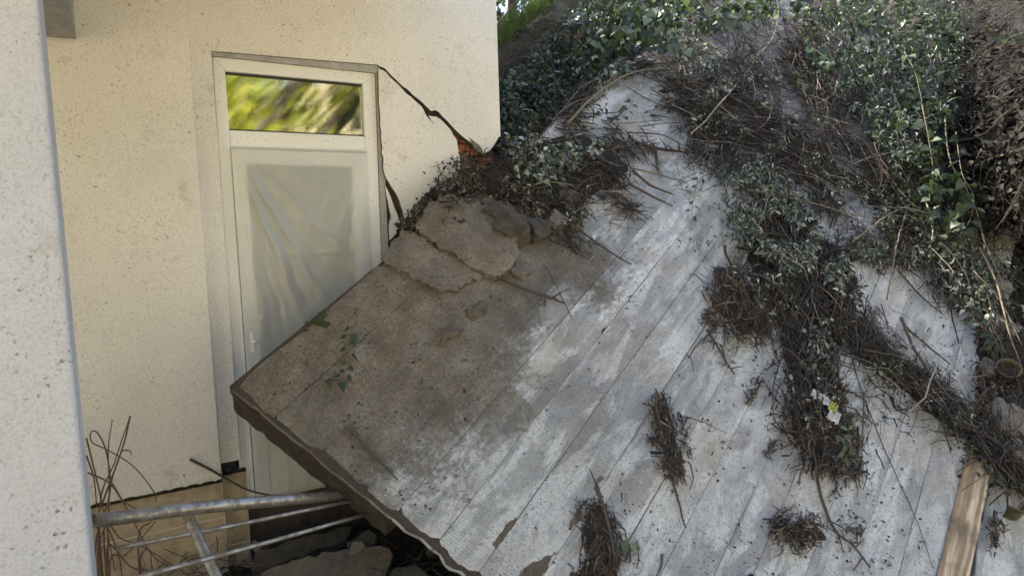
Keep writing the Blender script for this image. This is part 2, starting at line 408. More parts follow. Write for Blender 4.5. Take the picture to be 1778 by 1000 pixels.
def ground_mat():
    m, nt, b = newmat('yard_ground'); q = NB(nt); c = q.coord(); f = q.noise(c, .35, 6, .6); g = q.noise(c, 9, 6, .7)
    col = q.mix(q.ramp(f, [(.35, 0), (.65, 1)]), (.44, .37, .27), (.38, .33, .22))
    col = q.mix(q.ramp(g, [(.35, .6), (.6, 0)]), col, (.09, .07, .05))
    q.set(b, Base__Color=col, Roughness=.95, Normal=q.bump(g, .5, .03)); return m
M['ground'] = ground_mat()
def grassbank_mat():
    m, nt, b = newmat('sunny_bank'); q = NB(nt); c = q.coord(); f = q.noise(c, .8, 7, .65); g = q.noise(c, 8, 5, .7)
    col = q.mix(q.ramp(f, [(.35, 0), (.65, 1)]), (.46, .40, .22), (.56, .46, .27))
    col = q.mix(q.ramp(g, [(.35, .6), (.6, 0)]), col, (.20, .17, .05))
    q.set(b, Base__Color=col, Roughness=.9); return m
M['bank'] = grassbank_mat()
def glass_mat(name='wavy_glass', add=.28, rough=.015):
    m, nt, b = newmat(name); q = NB(nt); c = q.coord()
    g = q.n('NewGeometry').outputs['Position']; th = R_(48)
    al = tuple(WD * math.cos(th) + np.array([0, 0, math.sin(th)])); ac = tuple(-WD * math.sin(th) + np.array([0, 0, math.cos(th)]))
    dot = lambda v, k: q.math('MULTIPLY', q.n('VectorMath', _operation='DOT_PRODUCT', i0=g, i1=v).outputs['Value'], k)
    w = q.noise(q.n('CombineXYZ', X=dot(al, 260.0), Y=dot(ac, 45.0)).outputs[0], 1.0, 2, .5)
    gl = q.n('BsdfGlossy', Color=(1, 1, 1, 1), Roughness=rough, Normal=q.bump(w, .014, .004))
    tr = q.n('BsdfTransparent', Color=(.55, .58, .5, 1))
    fr = q.n('Fresnel', IOR=1.9)
    mx = q.n('MixShader', Fac=q.math('ADD', fr.outputs[0], add, True), i1=tr.outputs[0], i2=gl.outputs[0])
    nt.links.new(mx.outputs[0], nt.nodes['Material Output'].inputs['Surface']); return m
M['glass'] = glass_mat(); M['glass_dull'] = glass_mat('dusty_glass', -.05, .4)
def film_mat():
    m, nt, b = newmat('plastic_film'); q = NB(nt); c = q.coord()
    w = q.noise(q.mapv(c, (1, 1, .6)), 14, 4, .6, 1.5)
    nrm = q.bump(w, .35, .01)
    q.set(b, Base__Color=(.80, .81, .80), Roughness=.20, Normal=nrm); b.inputs['Specular IOR Level'].default_value = .8
    t = q.n('BsdfTransparent', Color=(.95, .96, .92, 1)); tl = q.n('BsdfTranslucent', Color=(.7, .7, .68, 1))
    a = q.n('MixShader', Fac=.25, i1=b.outputs[0], i2=tl.outputs[0])
    mx = q.n('MixShader', Fac=.60, i1=t.outputs[0], i2=a.outputs[0])
    nt.links.new(mx.outputs[0], nt.nodes['Material Output'].inputs['Surface']); return m
M['film'] = film_mat()
M['blue'] = plain('blue_plastic', (.03, .20, .62), .4, var=.1)
M['litter'] = plain('white_litter', (.55, .56, .57), .5, var=.15, sc=30)
M['litter_y'] = plain('yellow_litter', (.42, .42, .13), .5, var=.25, sc=40)
M['pot'] = plain('olive_plastic', (.070, .056, .020), .35, var=.25, sc=18)
M['plaster'] = plain('plaster_lump', (.62, .62, .60), .85, var=.15, sc=30, bump=.5, bd=.01)

# ------------------------------------------------------------------ generic builders
LEAF_V = np.array([(0, 0, 0), (.30, -.26, .05), (.32, 0, 0), (.30, .26, .05), (.62, -.24, .03), (.66, 0, -.03), (.62, .24, .03), (1.0, 0, -.12)])
LEAF_F = [(0, 1, 2), (0, 2, 3), (1, 4, 5), (1, 5, 2), (3, 2, 5), (3, 5, 6), (4, 7, 5), (6, 5, 7)]
LANCE_V = LEAF_V * np.array([1, .42, 1.2])
HEART_V = np.array([(.10, 0, 0), (0, -.22, .05), (.34, 0, 0), (0, .22, .05), (.30, -.40, .04), (.62, 0, -.03), (.30, .40, .04), (1.0, 0, -.16)])
HEART_F = [(0, 1, 4), (0, 4, 2), (0, 2, 6), (0, 6, 3), (4, 7, 5), (4, 5, 2), (2, 5, 6), (6, 5, 7)]
def leaves(pos, nrm, dr, size, tmpl='leaf'):
    T, Fc = {'leaf': (LEAF_V, LEAF_F), 'lance': (LANCE_V, LEAF_F), 'heart': (HEART_V, HEART_F)}[tmpl]
    n = len(pos); nrm = nrm / np.linalg.norm(nrm, axis=1)[:, None]
    dr = dr - nrm * np.sum(dr * nrm, axis=1)[:, None]; dr = dr / (np.linalg.norm(dr, axis=1)[:, None] + 1e-9)
    sd = np.cross(nrm, dr)
    curl = rng.uniform(.2, 2.6, n)[:, None]; wid = rng.uniform(.75, 1.2, n)[:, None]
    V = np.zeros((n, 8, 3))
    for k in range(8):
        V[:, k] = pos + (dr * T[k, 0] + sd * T[k, 1] * wid + nrm * T[k, 2] * curl) * size[:, None]
    F = (np.arange(n)[:, None, None] * 8 + np.array(Fc)[None]).reshape(-1, 3)
    return V.reshape(-1, 3), F
def sticks(A, B, rad, bend, seg=4, sides=4, taper=.5):
    n = len(A); ax = B - A; L = np.linalg.norm(ax, axis=1)[:, None]; t = ax / (L + 1e-9)
    h = np.where(np.abs(t[:, 2:3]) < .9, np.array([[0, 0, 1.0]]), np.array([[1.0, 0, 0]]))
    a = np.cross(t, h); a /= np.linalg.norm(a, axis=1)[:, None]; b = np.cross(t, a)
    V = np.zeros((n, seg + 1, sides, 3)); ph = rng.uniform(-.6, .6, (n, 1))
    for i in range(seg + 1):
        f = i / seg; c = A + ax * f + bend * (4 * f * (1 - f)) + bend[:, [1, 2, 0]] * (np.sin(f * 7.0 + ph * 5) * .35) * (f * (1 - f) * 4)
        r = rad[:, None] * (1 - taper * f)
        for k in range(sides):
            th = 2 * math.pi * k / sides; V[:, i, k] = c + (a * math.cos(th) + b * math.sin(th)) * r
    base = (np.arange(n) * (seg + 1) * sides)[:, None]; F = []
    for i in range(seg):
        for k in range(sides):
            k2 = (k + 1) % sides; F.append([i * sides + k, i * sides + k2, (i + 1) * sides + k2, (i + 1) * sides + k])
    F = (base[:, :, None] + np.array(F)[None]).reshape(-1, 4)
    return V.reshape(-1, 3), F
def join(parts):
    V = []; F = []; b = 0
    for v, f in parts: V.append(v); F.append(f + b); b += len(v)
    return np.vstack(V), np.vstack(F)
def stream_px(pts, width, n, gap=-.12, seed=0.0):
    P = np.array(pts, float); seg = np.linalg.norm(np.diff(P, axis=0), axis=1); cum = np.concatenate([[0], np.cumsum(seg)])
    m = n * 3; s = rng.uniform(0, cum[-1], m); k = np.clip(np.searchsorted(cum, s) - 1, 0, len(seg) - 1)
    f = ((s - cum[k]) / seg[k])[:, None]; c = P[k] + (P[k + 1] - P[k]) * f
    t = (P[k + 1] - P[k]) / seg[k][:, None]; nr = np.column_stack([-t[:, 1], t[:, 0]])
    c = c + nr * (rng.normal(0, width / 2.6, m))[:, None] + t * rng.normal(0, width * .12, m)[:, None]
    ok = np.array([nz(x / 46 + seed, y / 46, 3.3) + .55 * nz(x / 17, y / 17, seed) > gap for x, y in c])
    ok &= ~(bare(c[:, 0], c[:, 1]) & (rng.random(m) < .90))
    i = np.nonzero(ok)[0][:n]; return c[i], t[i]
def stream(pts, width, n, lm=(.08, .35), jit=.35, h=.05, rad=(.0012, .0032), bend=.10, gap=-.12):
    """sticks lying along a polyline drawn on the slab"""
    c, t = stream_px(pts, width, n, gap); n = len(c)
    _, dep = sqn(c, 0.0)
    L = lm[0] + (lm[1] - lm[0]) * rng.random(n) ** 2.2; ang = np.arctan2(t[:, 1], t[:, 0]) + rng.normal(0, jit, n) + np.where(rng.random(n) < .28, rng.uniform(-1.6, 1.6, n), 0)
    half = np.column_stack([np.cos(ang), np.sin(ang)]) * (L * FPX / dep / 2)[:, None]
    h0 = h * rng.random(n) ** 1.6 + .002; h1 = np.clip(h0 + rng.normal(0, h * .5, n), .002, h * 1.5)
    A = sqn(c - half, h0)[0]; B = sqn(c + half, h1)[0]
    bd = rng.normal(0, 1, (n, 3)) * (L * bend)[:, None]; bd -= np.outer(np.minimum(bd @ NS, 0), NS)
    r = rad[0] + (rad[1] - rad[0]) * rng.random(n) ** 2.5; r = np.where(rng.random(n) < .06, r * 1.9, r)
    return sticks(A, B, r, bd)
def stream_leaves(pts, width, n, size, h, tmpl, gap=-.05, tilt=.7):
    c, _ = stream_px(pts, width, n, gap, 1.7); return slab_leaves(c, size, h, tmpl, tilt)
def slab_leaves(px, size, h, tmpl, tilt=.75, down=.9):
    n = len(px); P, _ = sqn(px, rng.uniform(.004, h, n))
    nr = NS + rng.normal(0, tilt, (n, 3)); nr = np.where((nr @ NS)[:, None] < .1, NS + .3 * nr, nr)
    dr = rng.normal(0, 1, (n, 3)) + np.array([0.1, -.2, -1.0]) * down
    return leaves(P, nr, dr, rng.uniform(*size, n), tmpl)
def mudpatch(name, poly, h, mat, parent=None, res=.02, rough=.6, seed=0, edge=.06, smooth=True):
    """lump of soil sitting on the slab: poly in photo pixels"""
    uv = np.array([suv(*p) for p in poly]); u0, v0 = uv.min(0) - res; u1, v1 = uv.max(0) + res
    nu = int((u1 - u0) / res) + 2; nv = int((v1 - v0) / res) + 2
    gu = u0 + np.arange(nu) * res; gv = v0 + np.arange(nv) * res
    U, V_ = np.meshgrid(gu, gv, indexing='ij')
    ju = U + rng.normal(0, res * .22, U.shape); jv = V_ + rng.normal(0, res * .22, U.shape)
    d = np.full(U.shape, 9.0); n = len(uv)
    for i in range(n):
        a, b = uv[i], uv[(i + 1) % n]; ab = b - a; t = np.clip(((U - a[0]) * ab[0] + (V_ - a[1]) * ab[1]) / (ab @ ab + 1e-9), 0, 1)
        d = np.minimum(d, np.hypot(U - a[0] - t * ab[0], V_ - a[1] - t * ab[1]))
    d = np.where(inside([tuple(p) for p in uv], U, V_), d, -d)
    nn = np.array([[nz(U[i, j] * 9, V_[i, j] * 9, seed) * .6 + nz(U[i, j] * 26, V_[i, j] * 26, seed + 3) * .4 for j in range(nv)] for i in range(nu)])
    d = d + nn * edge * rough
    for bp in BARE:
        d = np.where(inside([suv(*p) for p in bp], ju + .03 * nn, jv + .03 * nn), -1.0, d)
    H = np.clip(d / edge, 0, 1) ** .7 * h * (1 + .55 * nn) + np.clip(d / edge, 0, 1) * rng.uniform(0, .25, U.shape) * h
    keep = d > -res * .5
    idx = -np.ones(U.shape, int); Vs = []
    Fs = []
    for i in range(nu - 1):
        for j in range(nv - 1):
            if keep[i, j] or keep[i + 1, j] or keep[i, j + 1] or keep[i + 1, j + 1]:
                q = []
                for a, b in ((i, j), (i + 1, j), (i + 1, j + 1), (i, j + 1)):
                    if idx[a, b] < 0:
                        idx[a, b] = len(Vs); Vs.append(S3(ju[a, b], jv[a, b], H[a, b] - .003 if d[a, b] > 0 else -.008))
                    q.append(idx[a, b])
                Fs.append(q)
    return obj(name, Vs, Fs, mat, parent, smooth=smooth)
def rock(c, size, seed, mat, name, parent=None, sub=2, rough=.35, axes=None, flat=True):
    bm = bmesh.new(); bmesh.ops.create_icosphere(bm, subdivisions=sub, radius=1.0)
    ax = axes if axes is not None else np.eye(3); V = []
    for v in bm.verts:
        p = np.array(v.co); p = np.sign(p) * np.abs(p) ** .72
        k = 1 + rough * nz(p[0] * 1.3 + seed * 7.1, p[1] * 1.3, p[2] * 1.3 + seed) + rough * .4 * nz(p[0] * 4, p[1] * 4 + seed, p[2] * 4)
        p = p * k * np.array(size); V.append(np.asarray(c) + ax @ p)
    F = [[v.index for v in f.verts] for f in bm.faces]; bm.free()
    return obj(name, V, F, mat, parent, smooth=not flat)
SAX = np.column_stack([D1, D2, NS])

# ================================================================== THE SETTING
# ground
def ground():
    n = 60; g = np.concatenate([-np.geomspace(400, 8, 14), np.linspace(-7.5, 11, 50), np.geomspace(12, 400, 14)])
    V = []; F = []
    for x in g:
        for y in g:
            z = -.22 + (.04 * nz(x * 2.3, y * 2.3) if abs(x) < 12 and abs(y) < 12 else 0); V.append((x, y, z))
    m = len(g)
    for i in range(m - 1):
        for j in range(m - 1): F.append([i * m + j, (i + 1) * m + j, (i + 1) * m + j + 1, i * m + j + 1])
    tag(obj('ground', V, F, M['ground'], smooth=True, origin=(0, 0, 0)), kind='structure')
ground()
# hillside the slab came down from
def ridge(x): return min(8.0, 3.45 + 1.12 * (x + .1)) if x > -.1 else max(2.6, 3.45 + .6 * (x + .1))
def hill_off(u, v):
    o = -.42
    k = min(1, max(0, (2.5 - u) / 1.0)) if v < 2.2 else 0
    if v >= 2.2: k = min(1, max(0, (1.4 - u) / .8))
    return o - 1.6 * k * k
def hillside():
    us = np.arange(-.5, 13, .16); vs = np.arange(-2.6, 8.5, .16); V = []; F = []
    for u in us:
        for v in vs:
            n = .16 * nz(u * 1.4, v * 1.4, 3) + .08 * nz(u * 4, v * 4, 1) + .03 * nz(u * 11, v * 11, 2)
            p = S3(u, v, hill_off(u, v) + n)
            zr = ridge(p[0]) + .3 * nz(p[0] * 1.2, 4.0)
            if p[2] > zr: p[2] = zr + (p[2] - zr) * .10
            V.append(p)
    m = len(vs)
    for i in range(len(us) - 1):
        for j in range(m - 1): F.append([i * m + j, i * m + j + 1, (i + 1) * m + j + 1, (i + 1) * m + j])
    tag(obj('hillside', V, F, M['hill'], smooth=True, origin=(2, 6, 0)), kind='structure')
hillside()
# sunlit bank and trees across the yard, behind the viewer (the door glass mirrors them)
def far_bank():
    V = []; F = []; A = np.linspace(-2.75, .10, 46); Rr = np.linspace(0, 1, 22)
    for a in A:
        for r in Rr:
            d = 9.0 + 13 * r + .6 * nz(a * 4, r * 3); z = -.3 + 8.0 * r ** .9 + .5 * nz(a * 6, r * 6, 5)
            V.append((d * math.cos(a), d * math.sin(a), z))
    for i in range(len(A) - 1):
        for j in range(len(Rr) - 1): F.append([i * 22 + j, (i + 1) * 22 + j, (i + 1) * 22 + j + 1, i * 22 + j + 1])
    tag(obj('grassy_bank', V, F, M['bank'], smooth=True, origin=(8, -8, 0)), kind='structure')
far_bank()
def tree(loc, top, rad, nleaf, lsize, lm, label, seed, lean=(0, 0)):
    r = np.random.default_rng(seed); loc = np.array(loc, float); t = empty('leafy_tree', loc)
    tip = np.array([loc[0] + lean[0], loc[1] + lean[1], top]); m = MB()
    m.tube(smoothpath([loc, (loc + tip) / 2 + r.normal(0, .12, 3), tip], 8), np.linspace(.19, .06, 8) * (top - loc[2]) / 5, 8)
    cl = []
    for k in range(11):
        st = loc + (tip - loc) * r.uniform(.35, .95); d = r.normal(0, 1, 3); d[2] = abs(d[2]) * .5; d /= np.linalg.norm(d)
        e = st + d * rad * r.uniform(.6, 1.0); m.tube(smoothpath([st, (st + e) / 2 + r.normal(0, .1, 3), e], 5), np.linspace(.045, .012, 5), 5); cl.append(e); cl.append((st + e) / 2)
    m.build('trunk', M['vine_stem'] if abs(lean[0]) > 2 else M['branch'], t, smooth=True)
    c = np.array(cl)[r.integers(0, len(cl), nleaf)] + r.normal(0, rad * .26, (nleaf, 3))
    V, F = leaves(c, r.normal(0, 1, (nleaf, 3)) + [0, 0, .8], r.normal(0, 1, (nleaf, 3)) + [0, 0, -.5], r.uniform(lsize * .7, lsize * 1.3, nleaf), 'leaf')
    obj('crown', V, F, lm, t)
    tag(t, label, 'tree')
p = depth_at(896, 6, 12.0)
tree((p[0] - .3, p[1] + .3, 3.6), p[2] + 1.6, 2.2, 3600, .13, M['leaf_dark'], 'dark leafy tree against the bright sky beyond the house corner', 3)
_pc = W3(.42, 2.47); _d = (_pc - CAM) / np.linalg.norm(_pc - CAM); _rf = _d - 2 * (_d @ WN) * WN
_side = np.array([.5, .866, 0.0])
for i, (dist, sh, rise, lean, rad_, nl, lm_, lb) in enumerate((
        (9.0, -.15, 7.5, 6.0, 1.6, 900, 'leaf_sun', 'pale leaning trunk mirrored in the middle of the door glass'),
        (10.5, .75, 7.5, 6.2, 1.6, 900, 'leaf_sun', 'second leaning tree mirrored beside the middle trunk'),
        (11.5, -1.5, 7.0, 1.0, 1.9, 2600, 'leaf_sun', 'bushy sunlit tree mirrored at the left of the door glass'),
        (10.0, 2.6, 6.5, .4, 1.7, 3000, 'leaf_dark', 'dark bushy tree mirrored at the right of the door glass'))):
    c_ = _pc + _rf * dist + _side * sh; h0 = c_[2] - .2; t_ = h0 / rise
    ln = _side * lean; ba = c_ - ln * t_; ba[2] = .2
    tree(ba, rise, rad_, nl, .24, M[lm_], lb, 20 + i, (ln[0], ln[1]))
# ------------------------------------------------------------------ the house
house = empty('house', W3(.6, -.2, -2.0))
S0, S1 = -6.0, 1.706                       # wall from far left to the free corner
STEP = -.107
def wp(pts, off=0.0): return [wq(x, y, off) for x, y in pts]
TH = .05
def panel(name, poly3, th, mat, parent=house, bevel=0.0):
    ob = MB().prism(poly3, -WN * th).build(name, mat, parent, bevel=bevel)
    ob.data.materials.append(M['mortar_shade'])            # broken mortar edges, darkened to paint in the shade of the cracks
    for i, p in enumerate(ob.data.polygons): p.material_index = 0 if i < 2 else 1
    return ob
crack_up = [(866, 238), (858, 252), (850, 262), (838, 268), (826, 256), (808, 241), (797, 232), (779, 213), (763, 196), (757, 192), (748, 193), (735, 180), (722, 169), (700, 151), (682, 134), (668, 119), (655, 113)]
up = [W3(STEP, 3.25), W3(S1, 3.25)] + wp([(869, 238)]) + wp(jag(crack_up, .8, 7)) + wp([(367, 89)])
sA, zA = sz(367, 89); up += [W3(sA - .005, .52), W3(STEP, .52)]
panel('stucco_panel', up, TH, M['stucco'])
crack_lo = [(657, 119), (666, 123), (682, 139), (700, 157), (720, 175), (735, 190), (744, 206), (756, 212), (762, 205), (778, 221), (793, 243), (797, 265), (801, 303)]
cr2 = [(706, 397), (701, 374), (694, 350), (685, 332), (676, 318), (667, 300), (662, 240), (658, 180)]
sL, zL = sz(803, 300); sM, zM = sz(700, 399)
lo = wp(jag(crack_lo, .8, 7)) + [W3(sL, .45), W3(sM, .45)] + wp(jag(cr2, .7, 8))
panel('stucco_panel', lo, TH, M['stucco'])
panel('stucco_flake', wp(jag([(669, 322), (675, 334), (682, 352), (690, 372), (696, 390), (692, 400), (676, 418), (675, 392), (679, 374), (674, 352), (670, 336)], .5, 9), -.012), .035, M['stucco'])
panel('stucco_flake', wp(jag([(744, 201), (759, 203), (762, 211), (752, 214)], .5, 6), .006), .02, M['stucco'])
panel('stucco_flake', wp(jag([(815, 239), (832, 252), (842, 267), (830, 264), (821, 252)], .6, 7), .004), .022, M['rubble_pale'])
panel('stucco_flake', wp(jag([(799, 267), (812, 268), (815, 290), (803, 300)], .6, 7), -.005), .03, M['rubble_pale'])
s_c, z_c = sz(808, 308)
panel('stucco_panel', [W3(s_c, z_c), W3(S1, z_c + .06), W3(S1, .45), W3(s_c, .45)], TH, M['stucco'])
MB().box(S0, STEP, .445, 3.25, -.05, .05).build('stucco_panel', M['stucco'], house, bevel=.006)
# masonry core: left of the door, above it, right of it, and the other sides of the house
D0, D1s, DT, DB = -.02, .93, 2.70, .24
mb = MB()
mb.box(S0, D0, -.3, 3.25, -.26, -.0505); mb.box(D0, D1s, DT, 3.25, -.26, -.0505); mb.box(D1s, 1.17, -.3, 3.25, -.26, -.0505)
mb.box(1.17, S1 - .01, -.3, 1.95, -.26, -.0505); mb.box(1.17, S1 - .01, 2.36, 3.25, -.26, -.0505)
mb.box(1.17, S1 - .01, 1.95, 2.36, -.26, -.10); mb.box(D0, D1s, -.3, DB, -.26, -.0505)
mb.build('masonry_core', M['masonry'], house)
MB().box(S0, S1, 3.2505, 7.2, -8.0, 0).build('upper_storey', M['stucco'], house)
MB().box(S1 - .25, S1, -.3, 3.25, -8.0, -.2605).build('side_wall', M['stucco'], house)
MB().box(S0, S0 + .25, -.3, 3.25, -8.0, -.2605).build('side_wall', M['stucco'], house)
MB().box(S0 + .26, S1 - .26, -.3, 3.25, -2.2, -2.0).build('room_wall', M['dark'], house)
MB().box(S0 + .26, S1 - .26, -.3, -.1, -2.0, -.27).build('room_floor', M['dark'], house)
MB().box(S0, 1.05, 3.26, 3.42, .002, 2.6).build('unseen_balcony_slab', M['stucco'], house, bevel=.01)  # out of view, drawn out deeper to shade the wall and pillar
sb0, zb = sz(73, 69); sb1, _ = sz(133, 67)
MB().box(sb0 - .05, sb1, zb, 3.25, .051, 1.2).build('beam', M['grey_reveal'], house, bevel=.008)
# bricks showing in the burst corner
for r in range(5):
    for k in range(4):
        z0 = 1.96 + r * .078; s0 = 1.19 + k * .128 - (.06 if r % 2 else 0)
        o = rng.uniform(-.075, -.052); t = rng.uniform(.004, .012)
        c0 = max(s0, 1.175); c1 = min(s0 + .118, S1 - .02)
        if c1 - c0 < .02: continue
        b = MB().prism([W3(c0, z0, o), W3(c1, z0 + rng.normal(0, .003), o - t), W3(c1, z0 + .068, o - t * .5), W3(c0, z0 + .068 + rng.normal(0, .003), o)], -WN * .05)
        b.build('brick', M['brick'], house, bevel=.003, segs=1)
# tiled skirting
sk = empty('skirting', W3(-.5, -.2, .03)); sk.parent = house; sk.matrix_local = mat_of(house).inverted() @ mat_of(sk)
MB().box(S0, STEP + .003, -.3, .438, -.05, .030).build('grout_bed', M['grout'], sk)
MB().box(STEP + .0035, D0 + .04, -.3, .46, -.05, -.012).build('grout_bed', M['grout'], sk)
zr = [.436, .232, .028, -.176, -.3]
j1 = sz(335, 850, .045)[0]; j2 = sz(262, 940, .045)[0]
for r in range(4):
    j = [j1, j2][r % 2]; edges = [j - .5 * k for k in range(6, -1, -1)] + ([STEP] if j < STEP - .02 else [])
    for a, b in zip(edges[:-1], edges[1:]):
        if b < -1.6: continue
        MB().box(max(a, -1.8) + .004, b - .003, zr[r + 1] + .007, zr[r], .0305, .0355).build('tile', M['tile'], sk, bevel=.002, segs=1)
for r in range(3):
    MB().box(STEP + .006, D0 + .035, zr[r + 1] + .03, zr[r] + .022, -.0115, -.007).build('tile', M['tile'], sk, bevel=.002, segs=1)
# soil lodged on top of the tiles
def ledge(name, s0, s1, z, off, h, d):
    n = int((s1 - s0) / .012); V = []; F = []
    for i in range(n + 1):
        s = s0 + (s1 - s0) * i / n; hh = h * (.25 + 1.1 * abs(nz(s * 14, 3.0)) + .5 * abs(nz(s * 50, 1.0)))
        for zz, oo in ((z - .004, off + d), (z + hh * .6, off + d * .8), (z + hh, off + d * .35), (z + hh * 1.05, off - .001)): V.append(W3(s, zz, oo))
    for i in range(n):
        for k in range(3): F.append([i * 4 + k, i * 4 + k + 1, (i + 1) * 4 + k + 1, (i + 1) * 4 + k])
    return obj(name, V, F, M['soil_dark'], house, smooth=True)
ledge('soil_ledge', -.75, STEP, .436, .050, .022, .0)
ledge('soil_ledge', STEP + .008, .02, .458, .0, .035, .012)

# door: two-point edge lines give s as a function of z
def eline(p, q, off):
    a, b = sz(*p, off), sz(*q, off); return lambda z: a[0] + (b[0] - a[0]) * (z - a[1]) / (b[1] - a[1])
OFF = -.035
door = empty('door', W3(.45, .25, OFF)); door.parent = house; door.matrix_local = mat_of(house).inverted() @ mat_of(door)
eL0, eL1 = eline((368, 98), (402, 606), OFF), eline((391, 124), (425, 606), OFF)
eR1, eR0 = eline((630, 146), (643, 440), OFF), eline((651, 128), (662, 440), OFF)
zt = lambda x, y: sz(x, y, OFF)[1]
ZB = .26
def dpart(name, poly, o0, o1, mat, parent=door, bevel=.004):
    return MB().prism([W3(s, z, o1) for s, z in poly], -WN * (o1 - o0)).build(name, mat, parent, bevel=bevel)
z1, z2 = zt(368, 98), zt(651, 128)
i1, i2 = zt(391, 124), zt(630, 146)
dpart('frame', [(eL0(z1), z1), (eR0(z2), z2), (eR1(i2), i2), (eL1(i1), i1)], -.10, OFF, M['pvc_mud'])
dpart('frame', [(eL0(z1), z1), (eL1(i1), i1), (eL1(ZB), ZB), (eL0(ZB), ZB)], -.10, OFF, M['pvc_mud'])
dpart('frame', [(eR1(i2), i2), (eR0(z2), z2), (eR0(ZB), ZB), (eR1(ZB), ZB)], -.10, OFF, M['pvc_mud'])
ta, tb = zt(397, 226), zt(636, 237); tc, td = zt(400, 255), zt(638, 263)
dpart('transom_bar', [(eL1(ta) + .001, ta), (eR1(tb) - .001, tb), (eR1(td) - .001, td), (eL1(tc) + .001, tc)], -.10, OFF - .003, M['pvc_mud'])
gl = dpart('transom_pane', [(eL1(i1) + .004, i1 - .002), (eR1(i2) - .004, i2 - .002), (eR1(tb) - .004, tb + .002), (eL1(ta) + .004, ta + .002)], -.078, -.068, M['glass'], bevel=0)
for e in (0, 1):                       # dark rubber gasket round the pane
    a, b = ((i1, i2), (ta, tb))[e]; g = .009 if e == 0 else -.009
    dpart('gasket', [(eL1(a) + .002, a), (eR1(b) - .002, b), (eR1(b) - .002, b - g), (eL1(a) + .002, a - g)], -.068, -.055, M['dark'], bevel=0)
sash = empty('sash', W3(.45, .25, OFF)); sash.parent = door; sash.matrix_local = mat_of(door).inverted() @ mat_of(sash)
o = OFF + .010
eS0, eS1 = eline((402, 258), (427, 606), o), eline((428, 286), (452, 606), o)
eS3, eS2 = eline((636, 266), (642, 440), o), eline((611, 290), (618, 440), o)
a0, a1, b0, b1 = zt(403, 259), zt(636, 267), zt(430, 286), zt(611, 290)
dpart('stile', [(eS0(a0), a0), (eS1(b0), b0), (eS1(ZB), ZB + .01), (eS0(ZB), ZB + .01)], -.09, o, M['pvc'], sash)
dpart('stile', [(eS2(b1), b1), (eS3(a1), a1), (eS3(ZB), ZB + .01), (eS2(ZB), ZB + .01)], -.09, o, M['pvc'], sash)
dpart('rail', [(eS0(a0), a0), (eS3(a1), a1), (eS2(b1), b1), (eS1(b0), b0)], -.09, o, M['pvc'], sash)
dpart('rail', [(eS1(.80) + .001, .88), (eS2(.80) - .001, .88), (eS2(.80) - .001, .78), (eS1(.80) + .001, .78)], -.09, o - .001, M['pvc'], sash)
k = 5
for i in range(k):
    fa, fb = i / k, (i + 1) / k
    sl0 = eS1(.5) + .004 + (eS2(.5) - eS1(.5) - .008) * fa; sl1 = eS1(.5) + .004 + (eS2(.5) - eS1(.5) - .008) * fb
    dpart('lower_board', [(sl0 + .003, .776), (sl1 - .003, .776), (sl1 - .003, ZB + .012), (sl0 + .003, ZB + .012)], -.085, o - .012, M['pvc'], sash, .003)
dpart('pane', [(eS1(b0) + .002, b0 - .002), (eS2(b1) - .002, b1 - .002), (eS2(.9) - .002, .884), (eS1(.9) + .002, .884)], -.075, -.065, M['glass_dull'], sash, 0)
dpart('milky_backing', [(eS0(b0) + .01, b0 + .02), (eS3(b1) - .01, b1 + .02), (eS3(.9) - .01, .80), (eS0(.9) + .01, .80)], -.16, -.15, M['milky_backing'], sash, 0)  # added backing panel, paints in the milky light scatter of the film
hs, hz = sz(437, 592, OFF)
dpart('handle', [(hs - .012, hz + .05), (hs + .008, hz + .05), (hs + .008, hz - .06), (hs - .012, hz - .06)], o, o + .012, M['pvc'], sash, .003)
MB().tube([W3(hs, hz, o + .005), W3(hs, hz, o + .018), W3(hs + .03, hz - .003, o + .02)], .007, 8).build('handle_lever', M['pvc'], sash, smooth=True)
# grey reveal lining on the right and top
dpart('reveal', [(eR0(z2) + .002, z2 - .004), (eR0(z2) + .03, z2), (eR0(ZB) + .055, ZB), (eR0(ZB) + .002, ZB)], -.13, -.022, M['grey_reveal'], house, 0)
a_, b_ = sz(367, 89, -.010), sz(655, 113, -.010)
dpart('reveal', [(a_[0], a_[1] + .01), (b_[0] + .01, b_[1] + .01), (eR0(z2) + .02, z2 - .002), (eL0(z1), z1 - .002)], -.049, -.014, M['grey_reveal'], house, 0)
